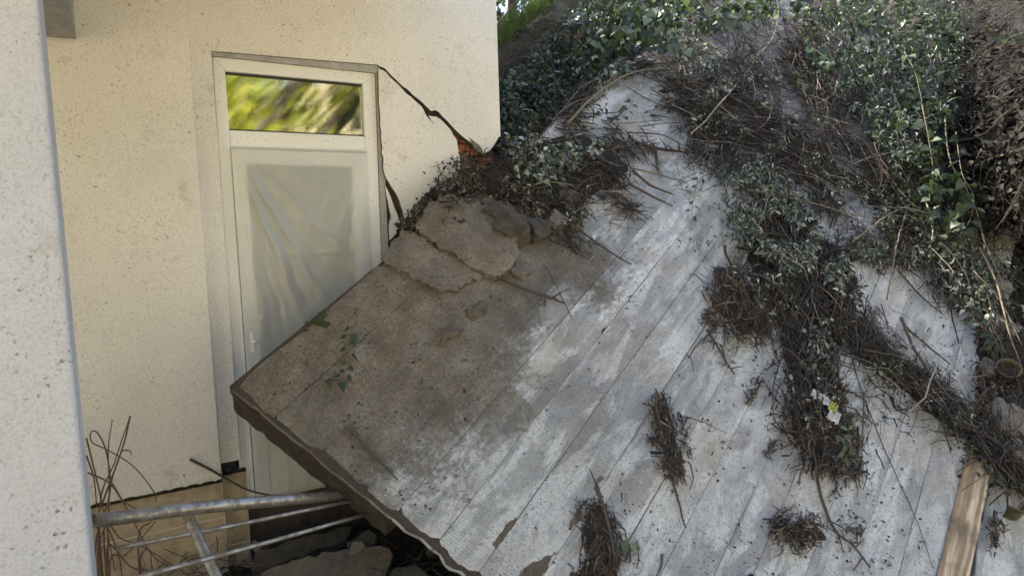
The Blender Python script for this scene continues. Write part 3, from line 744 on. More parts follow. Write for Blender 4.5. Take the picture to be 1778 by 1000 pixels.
# plastic film taped over the sash
def film():
    V = []; F = []; ns, nz_ = 90, 150
    zT = a0 + .012
    for j in range(nz_ + 1):
        z = zT - (zT - ZB) * j / nz_
        for i in range(ns + 1):
            f = i / ns; s = eS0(z) - .006 + (eS3(z) - eS0(z) + .010) * f
            dz = zT - z; x0 = s - eS0(zT); x1 = eS3(zT) - s
            a = math.atan2(max(x0, 0), dz + .03); b = math.atan2(max(x1, 0), dz + .03)
            rr = math.hypot(x0, dz); r2 = math.hypot(x1, dz)
            am = min(1, rr * 3) * math.exp(-max(0, rr - .75) * 1.6); bmv = min(1, r2 * 4) * math.exp(-r2 * 2.2)
            aj = a + .05 * nz(z * 2.5, 1.0) + .03 * nz(z * 7, s * 5); bj = b + .05 * nz(z * 3, 8.0); w = 0
            for (ca, wa, ha) in ((.10, .035, .008), (.20, .02, -.006), (.30, .03, .013), (.37, .018, -.007), (.46, .03, .012), (.60, .05, -.006), (.74, .03, .007), (1.05, .06, .005), (1.30, .04, -.005)):
                w += ha * am * math.exp(-((aj - ca) / wa) ** 2)
            for (ca, wa, ha) in ((.10, .04, .010), (.24, .03, -.007), (.36, .05, .009), (.62, .05, .006), (.95, .06, -.005)):
                w += ha * bmv * math.exp(-((bj - ca) / wa) ** 2)
            w += .006 * nz(s * 6, z * 3, 2) + .003 * nz(s * 22, z * 9, 4)
            w += .004 * math.exp(-((z - 1.62 + .02 * nz(s * 8, 0)) / .006) ** 2) + .004 * math.exp(-((z - 1.28) / .006) ** 2)
            ed = min(f, 1 - f, j / nz_) * 12; w = w * min(1, ed)
            V.append(W3(s, z, o + .012 + w))
    for j in range(nz_):
        for i in range(ns): F.append([j * (ns + 1) + i, (j + 1) * (ns + 1) + i, (j + 1) * (ns + 1) + i + 1, j * (ns + 1) + i + 1])
    tag(obj('plastic_film', V, F, M['film'], smooth=True), 'creased clear plastic film stretched over the lower door pane', 'plastic film')
film()
tag(house, 'cream rendered house with white glazed door, cracked wall and tan tiled base', 'house')

# pillar at the left, close to the viewer
pb = depth_at(122, 500, 2.17); q_ = pb - WP; psx, po = float(q_ @ WD), float(q_ @ WN)
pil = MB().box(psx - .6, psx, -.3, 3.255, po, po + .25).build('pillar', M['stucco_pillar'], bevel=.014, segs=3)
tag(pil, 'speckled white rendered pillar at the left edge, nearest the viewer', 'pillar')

# ================================================================== THE FALLEN SLAB
SM = Matrix(((D1[0], D2[0], NS[0], SO[0]), (D1[1], D2[1], NS[1], SO[1]), (D1[2], D2[2], NS[2], SO[2]), (0, 0, 0, 1)))
slab = empty('concrete_slab', mtx=SM)
tag(slab, 'huge toppled board-marked concrete slab leaning on the house', 'concrete slab')
T = .25
vE = [0, .265, .53, .79, .955, 1.165, 1.37, 1.59, 1.81, 1.99, 2.185, 2.33, 2.53, 2.72, 2.90, 3.075]
UMAX = 6.4
def u_low(v):                         # lower end: straight at first, then broken away
    return .007 * nz(v * 9, 2) + .005 * nz(v * 31, 4) + .012 * max(0, nz(v * 5, 9) - .1) + (.02 * nz(v * 14, 5) + .03 * abs(nz(v * 6, 1)) if v > .93 else 0)
def u_high(v): return UMAX - .25 + .35 * nz(v * 1.5, 8) + .1 * nz(v * 7, 3)
# body (underside and broken edges)
top = [(u_low(v) + .006, v) for v in np.linspace(.004, 3.07, 90)]
end = [(u_high(v) - .01, v) for v in np.linspace(3.07, .004, 40)]
left = [(u_high(.004) - .01 - i * .12, .004) for i in range(1, 1)]
out = top + end + left
n = len(out); V = []; F = []
lay = 5
for L_ in range(lay + 1):
    f = L_ / lay
    for (u, v) in out:
        tt = T if v < .95 else T * (.55 + .25 * nz(v * 5, 3))
        w = -.0065 - (tt - .0065) * f
        j = ((.010 if v < .95 else .022) * nz(u * 9 + f * 3, v * 7, f * 4) + .012 * nz(u * 9, v * 26, f * 9)) * min(1, f * 2)
        sh = (0 if v < .95 else .05 * f) if u < .1 else 0
        rd = .018 * max(0, 1 - f * 6) * 0
        V.append(S3(u + sh + j + rd, v + (.01 * nz(u * 6, f * 5) * f if v < .01 else 0) - 0, w))
for L_ in range(lay):
    for i in range(n):
        i2 = (i + 1) % n; F.append([L_ * n + i, L_ * n + i2, (L_ + 1) * n + i2, (L_ + 1) * n + i])
F.append(list(range(n))); F.append([lay * n + i for i in range(n)][::-1])
obj('slab_body', V, F, M['concrete_edge'], slab, smooth=False)
MB().prism([S3(u, v, -.0045) for u, v in out], -NS * .0015).build('slab_face', M['soil'], slab)
# each board impression is a panel of its own
def strip(va, vb, ua, ub, rise, first=False, last=False):
    nu = max(4, int((ub - ua) / .07)); g = .0015
    def gp(u, v): return .0009 + .0020 * max(0.0, nz(u * 1.3, v * 13, 5) + .10)
    def wob(u, v): return .0028 * nz(u * 5, v * 31, 2) + .0012 * nz(u * 24, v * 17, 4)
    ra = [(ua + (ub - ua) * i / nu) for i in range(nu + 1)]
    lo_, hi_ = [], []
    for i, u in enumerate(ra):
        la = u; lb = u
        if ua < .01 and i == 0: la, lb = u_low(va), u_low(vb)
        if ub > 5.5 and i == nu: la, lb = u_high(va), u_high(vb)
        e = .010 * nz(la * 8, 1.0) + .02 * max(0, nz(la * 3, 2.0)) if va < .01 else 0
        if va < .01 and la < .03: e += .022
        lo_.append((la, va + gp(la, va) + wob(la, va) + e)); hi_.append((lb, vb - gp(lb, vb) + wob(lb, vb)))
    poly = lo_ + hi_[::-1]; m = len(lo_); V = []; F = []
    cw = 6
    for i in range(m):                # top surface grid, slightly uneven
        for k in range(cw + 1):
            f = k / cw; u = lo_[i][0] + (hi_[i][0] - lo_[i][0]) * f; v = lo_[i][1] + (hi_[i][1] - lo_[i][1]) * f
            if ua < .01 and i == 0 and 0 < k < cw: u = u_low(v)
            edge = .0025 if k in (0, cw) or (i in (0, m - 1)) else 0
            if i == 0 and ua < .01: edge = .010
            if k == 0 and va < .01: edge = .012
            V.append(S3(u, v, rise + .003 * nz(u * 3, v * 6, 6) + .0015 * nz(u * 14, v * 14, 1) - edge))
    nb = len(V)
    for i in range(m - 1):
        for k in range(cw): F.append([i * (cw + 1) + k, (i + 1) * (cw + 1) + k, (i + 1) * (cw + 1) + k + 1, i * (cw + 1) + k + 1])
    ring = [i * (cw + 1) for i in range(m)] + [(m - 1) * (cw + 1) + k for k in range(1, cw + 1)] + [i * (cw + 1) + cw for i in range(m - 2, -1, -1)] + [k for k in range(cw - 1, 0, -1)]
    for r in ring:
        p = V[r]; V.append(p - NS * .014)
    L = len(ring)
    for i in range(L): F.append([ring[i], nb + i, nb + (i + 1) % L, ring[(i + 1) % L]])
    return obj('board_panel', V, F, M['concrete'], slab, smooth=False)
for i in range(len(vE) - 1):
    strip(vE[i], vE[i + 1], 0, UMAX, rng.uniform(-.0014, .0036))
# lifted mortar crust at the broken edge
def crust(poly, h0, h1, dirx, mat, name='mortar_crust'):
    pts = jag(poly + [poly[0]], 2.4, 5)[:-1]; uv = np.array([suv(*p) for p in pts]); c = uv.mean(0)
    V = []; F = []; n = len(uv); rings = 7
    for r in range(rings):
        f = 1 - r / (rings - .3)
        for (u, v) in uv:
            uu, vv = c[0] + (u - c[0]) * f, c[1] + (v - c[1]) * f
            tt = np.clip((uu - uv[:, 0].min()) / (np.ptp(uv[:, 0])), 0, 1)
            h = h0 + (h1 - h0) * (1 - tt if dirx < 0 else tt) + .006 * nz(uu * 8, vv * 8, 4) + .003 * nz(uu * 30, vv * 30, 4) - (.004 if r == 0 else 0)
            V.append(S3(uu, vv, h))
    b = len(V)
    for (u, v) in uv: V.append(S3(u + .004 * nz(u * 40, v * 40), v, max(.001, .0)))
    for r in range(rings - 1):
        for i in range(n): F.append([r * n + i, r * n + (i + 1) % n, (r + 1) * n + (i + 1) % n, (r + 1) * n + i])
    F.append([(rings - 1) * n + i for i in range(n)])
    for i in range(n): F.append([i, b + i, b + (i + 1) % n, (i + 1) % n])
    return obj(name, V, F, mat, slab)
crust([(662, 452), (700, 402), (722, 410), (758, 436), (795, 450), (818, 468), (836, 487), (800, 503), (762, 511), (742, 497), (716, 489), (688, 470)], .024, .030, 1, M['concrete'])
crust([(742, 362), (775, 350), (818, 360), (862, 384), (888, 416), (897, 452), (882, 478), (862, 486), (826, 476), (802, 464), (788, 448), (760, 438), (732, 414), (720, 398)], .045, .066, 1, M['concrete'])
for i, (x, y, a, b, c) in enumerate(((905, 470, .05, .05, .03), (882, 392, .09, .12, .08), (930, 400, .07, .08, .05), (860, 372, .06, .07, .06), (965, 385, .06, .06, .04), (820, 352, .06, .05, .05), (985, 345, .05, .07, .05))):
    ro = rock(sq(x, y, c * .55), (a, b, c), 3 + i, M['rubble_pale'] if i in (0, 4) else M['rubble'], 'concrete_chunk', axes=SAX, sub=3, rough=.5)
    tag(ro, ['pale crumbled mortar lump at the tip of the upper crust', 'large grey concrete chunk beside the upper mortar crust', 'grey concrete chunk under the twig heap edge',
             'grey broken chunk on the back rim of the crust', 'pale small chunk at the bottom of the twig heap', 'grey chunk lodged where crust meets the wall soil', 'grey chunk half buried in the twig heap'][i], 'concrete chunk', 'chunks broken off the slab edge')
for i, (x, y, a) in enumerate(((1064, 148, .040), (655, 470, .022), (1700, 880, .02), (1722, 905, .02))):
    ro = rock(sq(x, y, a * .15), (a * 1.3, a, a * .32), 40 + i, M['rubble_pale'], 'mortar_lump', axes=SAX, rough=.6, sub=3)
    tag(ro, ['tan mortar lump on the far upper edge of the slab', 'small pale lump at the slab edge against the door', 'tiny pale pebble near the timber plank end', 'tiny white pebble right of the timber plank'][i], 'mortar lump')

# second slab and timber right of the first one
sb = empty('concrete_slab', mtx=SM @ Matrix.Translation((0, 3.20, -.03)))
tag(sb, 'narrow grey concrete slab to the right of the timber plank', 'concrete slab')
for (ua, ub, va, vb, w) in ((.3, 2.35, 3.215, 3.62, -.03), (.3, 2.6, 3.63, 4.2, -.05), (2.62, 4.0, 3.2, 3.55, -.06)):
    po_ = [(ua, va), (ub, va + .02), (ub + .05, (va + vb) / 2), (ub - .03, vb), (ua, vb)]
    pts = jag(po_ + [po_[0]], .006, .08)[:-1]
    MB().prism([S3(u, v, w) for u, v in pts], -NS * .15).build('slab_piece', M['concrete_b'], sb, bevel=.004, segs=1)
def plank(path_uv, wid, th, w0, label, mat):
    (u0, v0), (u1, v1) = path_uv; V = []; F = []; n = 26
    d = np.array([u1 - u0, v1 - v0]); L = np.linalg.norm(d); d /= L; nn = np.array([-d[1], d[0]])
    m = Matrix(((*(D1 * d[0] + D2 * d[1]), 0), (*(D1 * nn[0] + D2 * nn[1]), 0), (*NS, 0), (0, 0, 0, 1))).transposed()
    c0 = S3(u0, v0, w0); m = m.to_3x3().to_4x4(); m.translation = Vector(c0)
    for i in range(n + 1):
        x = L * i / n; e = .006 * nz(x * 9, 1) ; e2 = .006 * nz(x * 9, 7)
        cut = .05 * (i == n)
        for (yy, zz) in ((-wid / 2 + e, 0), (-wid / 2 + e, th * .9), (-wid / 2 + .006 + e, th), (wid / 2 - .006 + e2, th), (wid / 2 + e2, th * .9), (wid / 2 + e2, 0)):
            V.append((x + cut * (yy / wid) + (.01 * nz(yy * 60, i) if i in (0, n) else 0), yy, zz + .002 * nz(x * 8, yy * 20)))
    for i in range(n):
        for k in range(6): F.append([i * 6 + k, i * 6 + (k + 1) % 6, (i + 1) * 6 + (k + 1) % 6, (i + 1) * 6 + k])
    F += [list(range(6)), [n * 6 + k for k in range(6)][::-1]]
    me = mesh_from('timber_plank', V, F); me.materials.append(mat)
    bm = bmesh.new(); bm.from_mesh(me); bmesh.ops.recalc_face_normals(bm, faces=bm.faces); bm.to_mesh(me); bm.free()
    ob = bpy.data.objects.new('timber_plank', me); COL.objects.link(ob); ob.matrix_world = m
    tag(ob, label, 'plank')
pu0, pu1 = suv(1640, 1060), suv(1712, 742)
plank((pu0, pu1), .135, .05, -.035, 'weathered tan timber plank wedged between two concrete slabs', M['wood'])
# ================================================================== RAILING, RUBBLE, DRY STEMS (lower left)
rl = empty('fallen_railing', depth_at(330, 890, 2.75)); A0 = depth_at(163, 904, 2.28); A1 = depth_at(560, 862, 3.02); ex = A1 + (A1 - A0) * .25
def hollow(path, r, name, wall=.004, sides=14):
    m = MB(); m.tube(path, r, sides, cap=False); m.tube(path[::-1], r - wall, sides, cap=False)
    for (i, e) in ((0, 0), (1, len(path) - 1)):
        a = e * sides; b = len(path) * sides + (len(path) - 1 - e) * sides
        for k in range(sides):
            k2 = (k + 1) % sides; c0 = m.V[a + k]
            j = min(range(sides), key=lambda t: np.linalg.norm(m.V[b + t] - c0)); c1 = m.V[a + k2]; j2 = min(range(sides), key=lambda t: np.linalg.norm(m.V[b + t] - c1))
            m.F.append([a + k, a + k2, b + j2, b + j])
    return m
mid = A0 + (A1 - A0) * .42 + np.array([0, 0, .008])
hollow(smoothpath([A0, mid, A1, ex], 14), .024, 'top_rail').build('top_rail', M['metal'], rl, smooth=True)
B0 = depth_at(322, 886, 2.62); B1 = depth_at(380, 1010, 2.42); B2 = B1 + (B1 - B0) * (B1[2] + .12) / (B0[2] - B1[2])
MB().tube(smoothpath([B0, B1, B2], 8), .019, 12).build('post', M['metal'], rl, smooth=True)
rock(B0, (.03, .03, .014), 5, M['metal'], 'weld', rl, flat=False)
for (a, da, b, db) in (((203, 951), 2.36, (575, 876), 3.0), ((235, 1003), 2.22, (600, 902), 2.92)):
    P_, Q_ = depth_at(*a, da), depth_at(*b, db)
    MB().tube(smoothpath([P_, (P_ + Q_) / 2 + np.array([0, 0, -.004]), Q_ + (Q_ - P_) * .15], 8), .0085, 10).build('bar', M['metal'], rl, smooth=True)
tag(rl, 'bent galvanised tube railing fallen in front of the tiled wall base', 'railing')

# soil and rubble under the slab
def under_ground():
    V = []; F = []; n = 70
    for i in range(n + 1):
        for j in range(n + 1):
            x = -2.6 + 3.6 * i / n; y = 1.6 + 2.9 * j / n
            z = -.06 + .06 * nz(x * 2, y * 2, 4) + .05 * nz(x * 7, y * 7, 2) + .03 * nz(x * 19, y * 19, 8) + .18 * max(0, (x + 1.3)) * .6
            V.append((x, y, z))
    for i in range(n):
        for j in range(n): F.append([i * (n + 1) + j, (i + 1) * (n + 1) + j, (i + 1) * (n + 1) + j + 1, i * (n + 1) + j + 1])
    tag(obj('rubble_ground', V, F, M['soil_dark'], smooth=True), kind='structure')
under_ground()
def frag(poly, dn, th, mat, label, seed, tilt=(0, 0), name='concrete_fragment', bev=.002):
    """flat broken piece, poly in pixels on a near-level plane through the first pixel at depth dn"""
    p0 = depth_at(*poly[0], dn); nrm = np.array([tilt[0], tilt[1], 1.0]); nrm /= np.linalg.norm(nrm)
    pts = jag(list(poly) + [poly[0]], 2.2, 13)[:-1]
    P = [hit(x, y, p0, nrm) for x, y in pts]
    P = [p + nrm * .006 * nz(*(p * 12)) for p in P]
    ob = MB().prism(P, -nrm * th).build(name, mat, bevel=bev, segs=1)
    tag(ob, label, 'rubble', 'broken pieces under the slab')
frag([(436, 985), (445, 958), (520, 935), (588, 915), (612, 912), (600, 938), (540, 958), (470, 985)], 3.38, .07, M['rubble'], 'long muddy concrete fragment behind the railing post', 1, (.1, -.30))
frag([(440, 1012), (470, 985), (560, 958), (610, 952), (625, 965), (600, 1015)], 3.16, .10, M['rubble_pale'], 'wide pale broken slab piece at the bottom edge', 2, (.05, -.25))
frag([(583, 1004), (612, 958), (640, 948), (676, 952), (682, 962), (668, 1004)], 3.12, .045, M['mud'], 'olive brown stone paver lying under the slab end', 3, (.12, -.35), 'paver')
frag([(604, 962), (612, 940), (628, 938), (634, 946), (622, 960)], 3.25, .03, M['rubble_pale'], 'small pale plaster chip behind the stone paver', 4, (0, -.7))
frag([(602, 940), (640, 918), (655, 930), (650, 945), (618, 948)], 3.36, .05, M['rubble'], 'grey block jammed against the slab underside', 5, (.2, -.5))
frag([(672, 1004), (684, 985), (720, 978), (748, 1000), (745, 1015)], 3.1, .06, M['rubble'], 'dark grey shard right of the stone paver', 6, (-.1, -.4))
for i in range(16):
    x_, y_ = rng.uniform(440, 760), rng.uniform(940, 1000); p_ = hit(x_, y_, np.array([0, 0, .06 + .06 * rng.random()]), np.array([0, 0, 1.0])); sz_ = rng.uniform(.03, .085)
    nr_ = np.array([0, 0, 1.0]) + rng.normal(0, .35, 3); nr_ /= np.linalg.norm(nr_); a_ = np.cross(nr_, rng.normal(0, 1, 3)); a_ /= np.linalg.norm(a_); b_ = np.cross(nr_, a_)
    an_ = np.sort(rng.uniform(0, 2 * math.pi, 5)) if i % 2 else np.arange(5) * 1.257 + rng.normal(0, .25, 5)
    tag(MB().prism([p_ + (a_ * math.cos(t) + b_ * math.sin(t) * .6) * sz_ * rng.uniform(.8, 1.2) for t in an_], -nr_ * sz_ * rng.uniform(.3, .6)).build('rubble_shard', M['rubble_pale'] if i % 3 == 0 else M['rubble'], bevel=.002, segs=1),
        'small angular shard in the rubble under the slab end', 'rubble', 'small shards under the slab')
ns_ = 1300; c = np.column_stack([rng.uniform(-2.0, .2, ns_), rng.uniform(2.1, 3.6, ns_), rng.uniform(-.08, .12, ns_)])
c[:, 2] += .108 * np.maximum(0, c[:, 0] + 1.3)
d = rng.normal(0, 1, (ns_, 3)); d[:, 2] *= .4; d /= np.linalg.norm(d, axis=1)[:, None]; L = rng.uniform(.06, .28, ns_)[:, None]
V, F = sticks(c - d * L / 2, c + d * L / 2, rng.uniform(.0012, .0035, ns_), rng.normal(0, .02, (ns_, 3)))
tag(obj('twig_litter', V, F, M['stick_dark'], origin=(-1, 2.8, -.2)), 'dark twigs and roots littering the hollow under the slab', 'twigs', kind='stuff')

# dry red stems by the pillar
dv = empty('dry_shrub', depth_at(180, 985, 2.95))
for i, (pl, d0, d1_) in enumerate((
        ([(165, 960), (190, 860), (186, 790), (170, 752), (158, 750), (160, 768), (185, 780), (230, 808), (265, 850), (272, 870)], 3.0, 3.1),
        ([(188, 970), (190, 850), (188, 780), (195, 728)], 2.95, 3.1), ([(172, 900), (200, 800), (226, 722)], 2.9, 3.0), ([(226, 722), (215, 770), (195, 830), (186, 900)], 3.0, 3.0),
        ([(150, 760), (160, 800), (172, 850), (182, 900), (200, 990)], 2.9, 2.9), ([(150, 790), (163, 830), (168, 880)], 2.9, 2.9), ([(152, 820), (190, 838), (215, 870), (250, 888)], 2.9, 2.9),
        ([(175, 880), (205, 800), (212, 783), (225, 782), (228, 790)], 3.0, 3.0), ([(190, 832), (210, 865), (232, 905), (262, 960), (300, 990)], 3.0, 2.8), ([(170, 915), (210, 935), (250, 950), (330, 1000)], 2.7, 2.6),
        ([(240, 945), (262, 905), (265, 880)], 2.9, 2.9), ([(170, 990), (176, 930), (190, 905)], 2.8, 2.8), ([(180, 925), (205, 960), (212, 1000)], 2.8, 2.8), ([(245, 995), (248, 960), (260, 955), (264, 990)], 2.8, 2.8),
        ([(190, 985), (215, 965), (240, 940), (270, 905)], 2.8, 2.9), ([(185, 960), (230, 985), (290, 995)], 2.7, 2.7))):
    P_ = [depth_at(x, y, d0 + (d1_ - d0) * k / (len(pl) - 1)) for k, (x, y) in enumerate(pl)]
    if pl[0][1] > 890: P_ = [np.array([P_[0][0] - .02, P_[0][1] + .03, -.16])] + P_
    sp = smoothpath(P_, 5 * len(pl)); MB().tube(sp, np.linspace(.0042, .0022, len(sp)), 5).build('stem', M['red_stem'], dv, smooth=True)
tag(dv, 'leafless red-brown shrub stems between the pillar and tiled wall', 'shrub')

# ================================================================== DEBRIS ON THE SLAB
def branch(pts, rad, label, h=.02, hs=None, mat='branch', twigs=0, cat='branch', name='branch'):
    P_ = [sq(x, y, (hs[i] if hs else h) + rad) for i, (x, y) in enumerate(pts)]
    sp = smoothpath(P_, max(6, 4 * len(pts))); sp = [p_ + NS * .004 * nz(*(p_ * 15)) + D2 * .004 * nz(*(p_ * 21)) for p_ in sp]
    m = MB(); m.tube(sp, np.linspace(rad, rad * .45, len(sp)), 6)
    for k in range(twigs):
        a = sp[random.randrange(1, len(sp) - 1)]; dd = rng.normal(0, 1, 3); dd = dd - NS * min(0, dd @ NS); dd /= np.linalg.norm(dd)
        l = rng.uniform(.04, .12); m.tube([a, a + dd * l * .5 + NS * .006, a + dd * l], [rad * .45, rad * .35, rad * .2], 5)
    tag(m.build(name, M[mat], smooth=True), label, cat)
branch([(606, 742), (640, 780), (690, 832)], .0075, 'straight bare stick lying on the muddy slab near its lower edge', .004)
branch([(870, 482), (920, 505), (980, 526)], .012, 'dark pointed branch poking out beneath the mortar crust', .012, twigs=6)
branch([(1000, 395), (1045, 428), (1096, 460)], .008, 'dark stick below the twig heap pointing down right', .02, twigs=3)
branch([(1090, 318), (1130, 340), (1167, 358)], .010, 'lowest thick dark stick at the right of the twig heap', .05)
branch([(1098, 296), (1130, 322), (1168, 337)], .011, 'thick broken stick just above the lowest heap stick', .06)
branch([(1095, 292), (1150, 305), (1190, 316)], .007, 'thin pale stick jutting right from the twig heap', .06, twigs=2, mat='vine_stem')
branch([(1104, 248), (1140, 258), (1190, 264), (1235, 270)], .013, 'soil-caked branch crossing the upper slab', .015, twigs=16, mat='stick_dark')
branch([(1258, 425), (1262, 445), (1285, 475), (1340, 520), (1390, 570)], .009, 'crooked dark branch rising from the left twig clump', hs=[.16, .12, .06, .06, .05], mat='stick_dark')
branch([(1565, 552), (1590, 610), (1640, 680), (1690, 740)], .010, 'long dark branch crossing the lower twig stream', .05)
branch([(1570, 565), (1610, 600), (1650, 632)], .008, 'short dark stick crossed with the long branch', .05)
branch([(1560, 470), (1600, 515), (1640, 548)], .007, 'thin stick on the grey panel near the right edge', .02)
branch([(1240, 570), (1210, 600), (1195, 622)], .006, 'thin stick under the left twig clump pointing down left', .02, twigs=2)
branch([(1228, 572), (1245, 600), (1275, 650)], .008, 'ragged dark stick just below the left twig clump', .012, twigs=9)
branch([(1166, 828), (1178, 870), (1190, 915)], .007, 'stick hanging from the lower end of the bundled twigs', .006)
branch([(1138, 675), (1146, 692), (1150, 705)], .005, 'tiny spike at the top of the bundled twigs', .04)
branch([(1418, 815), (1425, 860), (1450, 920), (1480, 945), (1512, 985)], .009, 'winding dark branch below the big lower twig clump', .012, twigs=8)
branch([(1036, 845), (1055, 905), (1066, 965)], .011, 'dark stick lying along the bottom mud pile', .04, twigs=3)
branch([(1150, 962), (1147, 985), (1138, 1004)], .006, 'short curved dark stick at the bottom edge', .004)
branch([(1500, 680), (1498, 740), (1490, 790), (1478, 832)], .005, 'thin upright stem right of the yellow-white litter', .03)
branch([(1470, 590), (1500, 690), (1545, 800), (1590, 900), (1620, 985)], .0032, 'long hair-thin stem trailing down the lower right panels', .006)
branch([(1180, 722), (1215, 730), (1262, 752)], .0025, 'hair-thin root right of the bundled twigs', .006)
branch([(1090, 230), (1150, 235), (1190, 255)], .006, 'thin stick lying above the soil-caked branch', .03)
branch([(985, 215), (1040, 160), (1100, 126), (1160, 118)], .010, 'long arched brown vine stem along the top slab edge', hs=[.10, .14, .16, .15], mat='vine_stem')
branch([(960, 210), (1000, 200), (1080, 195)], .007, 'brown stem along the heap top under the dark leaves', .06)
branch([(1300, 110), (1340, 70), (1352, 20), (1345, -10)], .008, 'pale bare vine arching up over the top slab panel', hs=[.05, .2, .25, .3], mat='vine_stem')
branch([(1480, 420), (1540, 375), (1590, 350), (1600, 330)], .006, 'pale vine slanting up right across the dark twig mat', .12, mat='vine_stem')
branch([(1540, 520), (1556, 430), (1570, 380), (1575, 360)], .005, 'pale upright vine in the middle right twig mat', .12, mat='vine_stem')
branch([(1640, 200), (1650, 280), (1690, 350), (1710, 420), (1745, 500)], .006, 'pale vine hanging beside the dark soil bank', hs=[.3, .3, .25, .2, .15], mat='vine_stem')
branch([(1700, 430), (1730, 490), (1750, 570), (1775, 640)], .007, 'long stem sweeping down the right margin', hs=[.2, .18, .15, .12], mat='vine_stem')
branch([(1690, 470), (1735, 520), (1775, 600)], .006, 'second long stem sweeping beside the right margin', hs=[.15, .15, .12], mat='vine_stem')
branch([(1300, 330), (1400, 350), (1500, 375), (1620, 372)], .006, 'long pale stem running level through the upper twig mat', .10, mat='vine_stem')
branch([(330, 797), (362, 812), (392, 830), (430, 850), (470, 868)], .007, 'dark bent twig leaning on the tile edge under the slab corner', hs=[-.5] * 5) if False else None
P_ = [wq(x, y, o_) for x, y, o_ in ((330, 797, .075), (362, 813, .085), (392, 830, .10), (430, 850, .12), (470, 860, .2))]
tag(MB().tube(smoothpath(P_, 14), np.linspace(.008, .005, 14), 6).build('branch', M['branch'], smooth=True), 'dark bent twig propped against the tiled wall base', 'branch')

# soil mats under the thick masses (part of the debris mass)
def stuffmud(poly, h, label, mat='soil_dark', **k): tag(mudpatch('soil_patch', poly, h, M[mat], **k), label, 'soil', kind='stuff')
stuffmud([(745, 345), (785, 328), (835, 300), (880, 268), (950, 245), (1010, 235), (1060, 262), (1090, 295), (1060, 325), (1010, 345), (975, 370), (930, 366), (880, 352), (830, 340), (780, 348)], .045, 'brown soil heap under the twigs at the broken wall corner', seed=1)
stuffmud([(690, 398), (715, 372), (742, 340), (765, 335), (752, 356), (726, 388), (712, 402)], .05, 'dark soil wedged between mortar crust and cracked wall', seed=2, rough=1.5, res=.012)
stuffmud([(1165, 130), (1290, 150), (1360, 205), (1440, 270), (1560, 320), (1640, 380), (1640, 420), (1500, 375), (1400, 325), (1300, 270), (1220, 270), (1175, 220)], .016, 'dark soil under the upper mat of dead vines', seed=3, edge=.14, rough=2.6, res=.025)
stuffmud([(1290, 360), (1400, 380), (1480, 440), (1500, 520), (1480, 570), (1440, 600), (1460, 680), (1480, 760), (1440, 810), (1390, 790), (1385, 720), (1395, 650), (1385, 580), (1330, 520), (1290, 470)], .02, 'dark soil along the long descending stream of twigs', seed=4, edge=.10, rough=1.3, res=.025)
stuffmud([(1480, 560), (1560, 620), (1640, 690), (1700, 735), (1778, 810), (1778, 850), (1690, 770), (1620, 715), (1540, 670), (1490, 620)], .018, 'soil under the slanting twig stream at the right', seed=5, edge=.08, rough=1.3)
stuffmud([(1240, 465), (1270, 462), (1310, 500), (1318, 560), (1300, 590), (1262, 560), (1232, 530)], .02, 'brown soil core of the left twig clump', seed=6, mat='soil')
stuffmud([(1698, 590), (1740, 560), (1800, 600), (1830, 760), (1830, 850), (1760, 790), (1700, 700)], .07, 'loose earth and debris beside the second slab', seed=7, edge=.12)
tag(mudpatch('mud_patch', [(1010, 880), (1035, 850), (1052, 830), (1046, 825), (1032, 826), (1028, 860), (1000, 880), (982, 918), (990, 925), (1010, 900)], .006, M['mud'], res=.01, edge=.03), 'thin dried mud scab stuck along a board seam', 'mud')
tag(mudpatch('mud_patch', [(895, 1004), (925, 975), (945, 962), (964, 958), (958, 975), (940, 1004)], .014, M['mud'], res=.01, edge=.03), 'small brown mud scab at the bottom edge of the slab', 'mud')
tag(mudpatch('mud_patch', [(850, 945), (880, 905), (898, 893), (905, 900), (885, 925), (862, 955)], .008, M['mud'], res=.01, edge=.02), 'narrow mud smear on a seam above the bottom edge', 'mud')
tag(mudpatch('mud_patch', [(755, 590), (765, 572), (810, 565), (815, 580), (780, 600), (760, 603)], .03, M['mud'], res=.008, edge=.06, rough=1.6), 'dark soil clod on the middle of the muddy slab', 'mud')
tag(mudpatch('mud_patch', [(812, 540), (828, 520), (850, 530), (838, 548), (820, 555)], .03, M['mud'], res=.008, edge=.06, rough=1.6), 'dark crumbly clod right below the mortar crust', 'mud')
tag(mudpatch('plaster_splash', [(1515, 545), (1540, 548), (1572, 562), (1585, 582), (1566, 588), (1540, 566), (1520, 556)], .010, M['plaster'], res=.009, edge=.035, rough=1.6), 'white plaster splash beside the crossed branches', 'plaster')
tag(mudpatch('moss_patch', [(528, 566), (540, 552), (560, 546), (568, 560), (555, 575), (535, 578)], .018, M['moss'], res=.007, edge=.05, rough=2.4), 'dark green moss cushion near the slab edge by the door', 'moss')

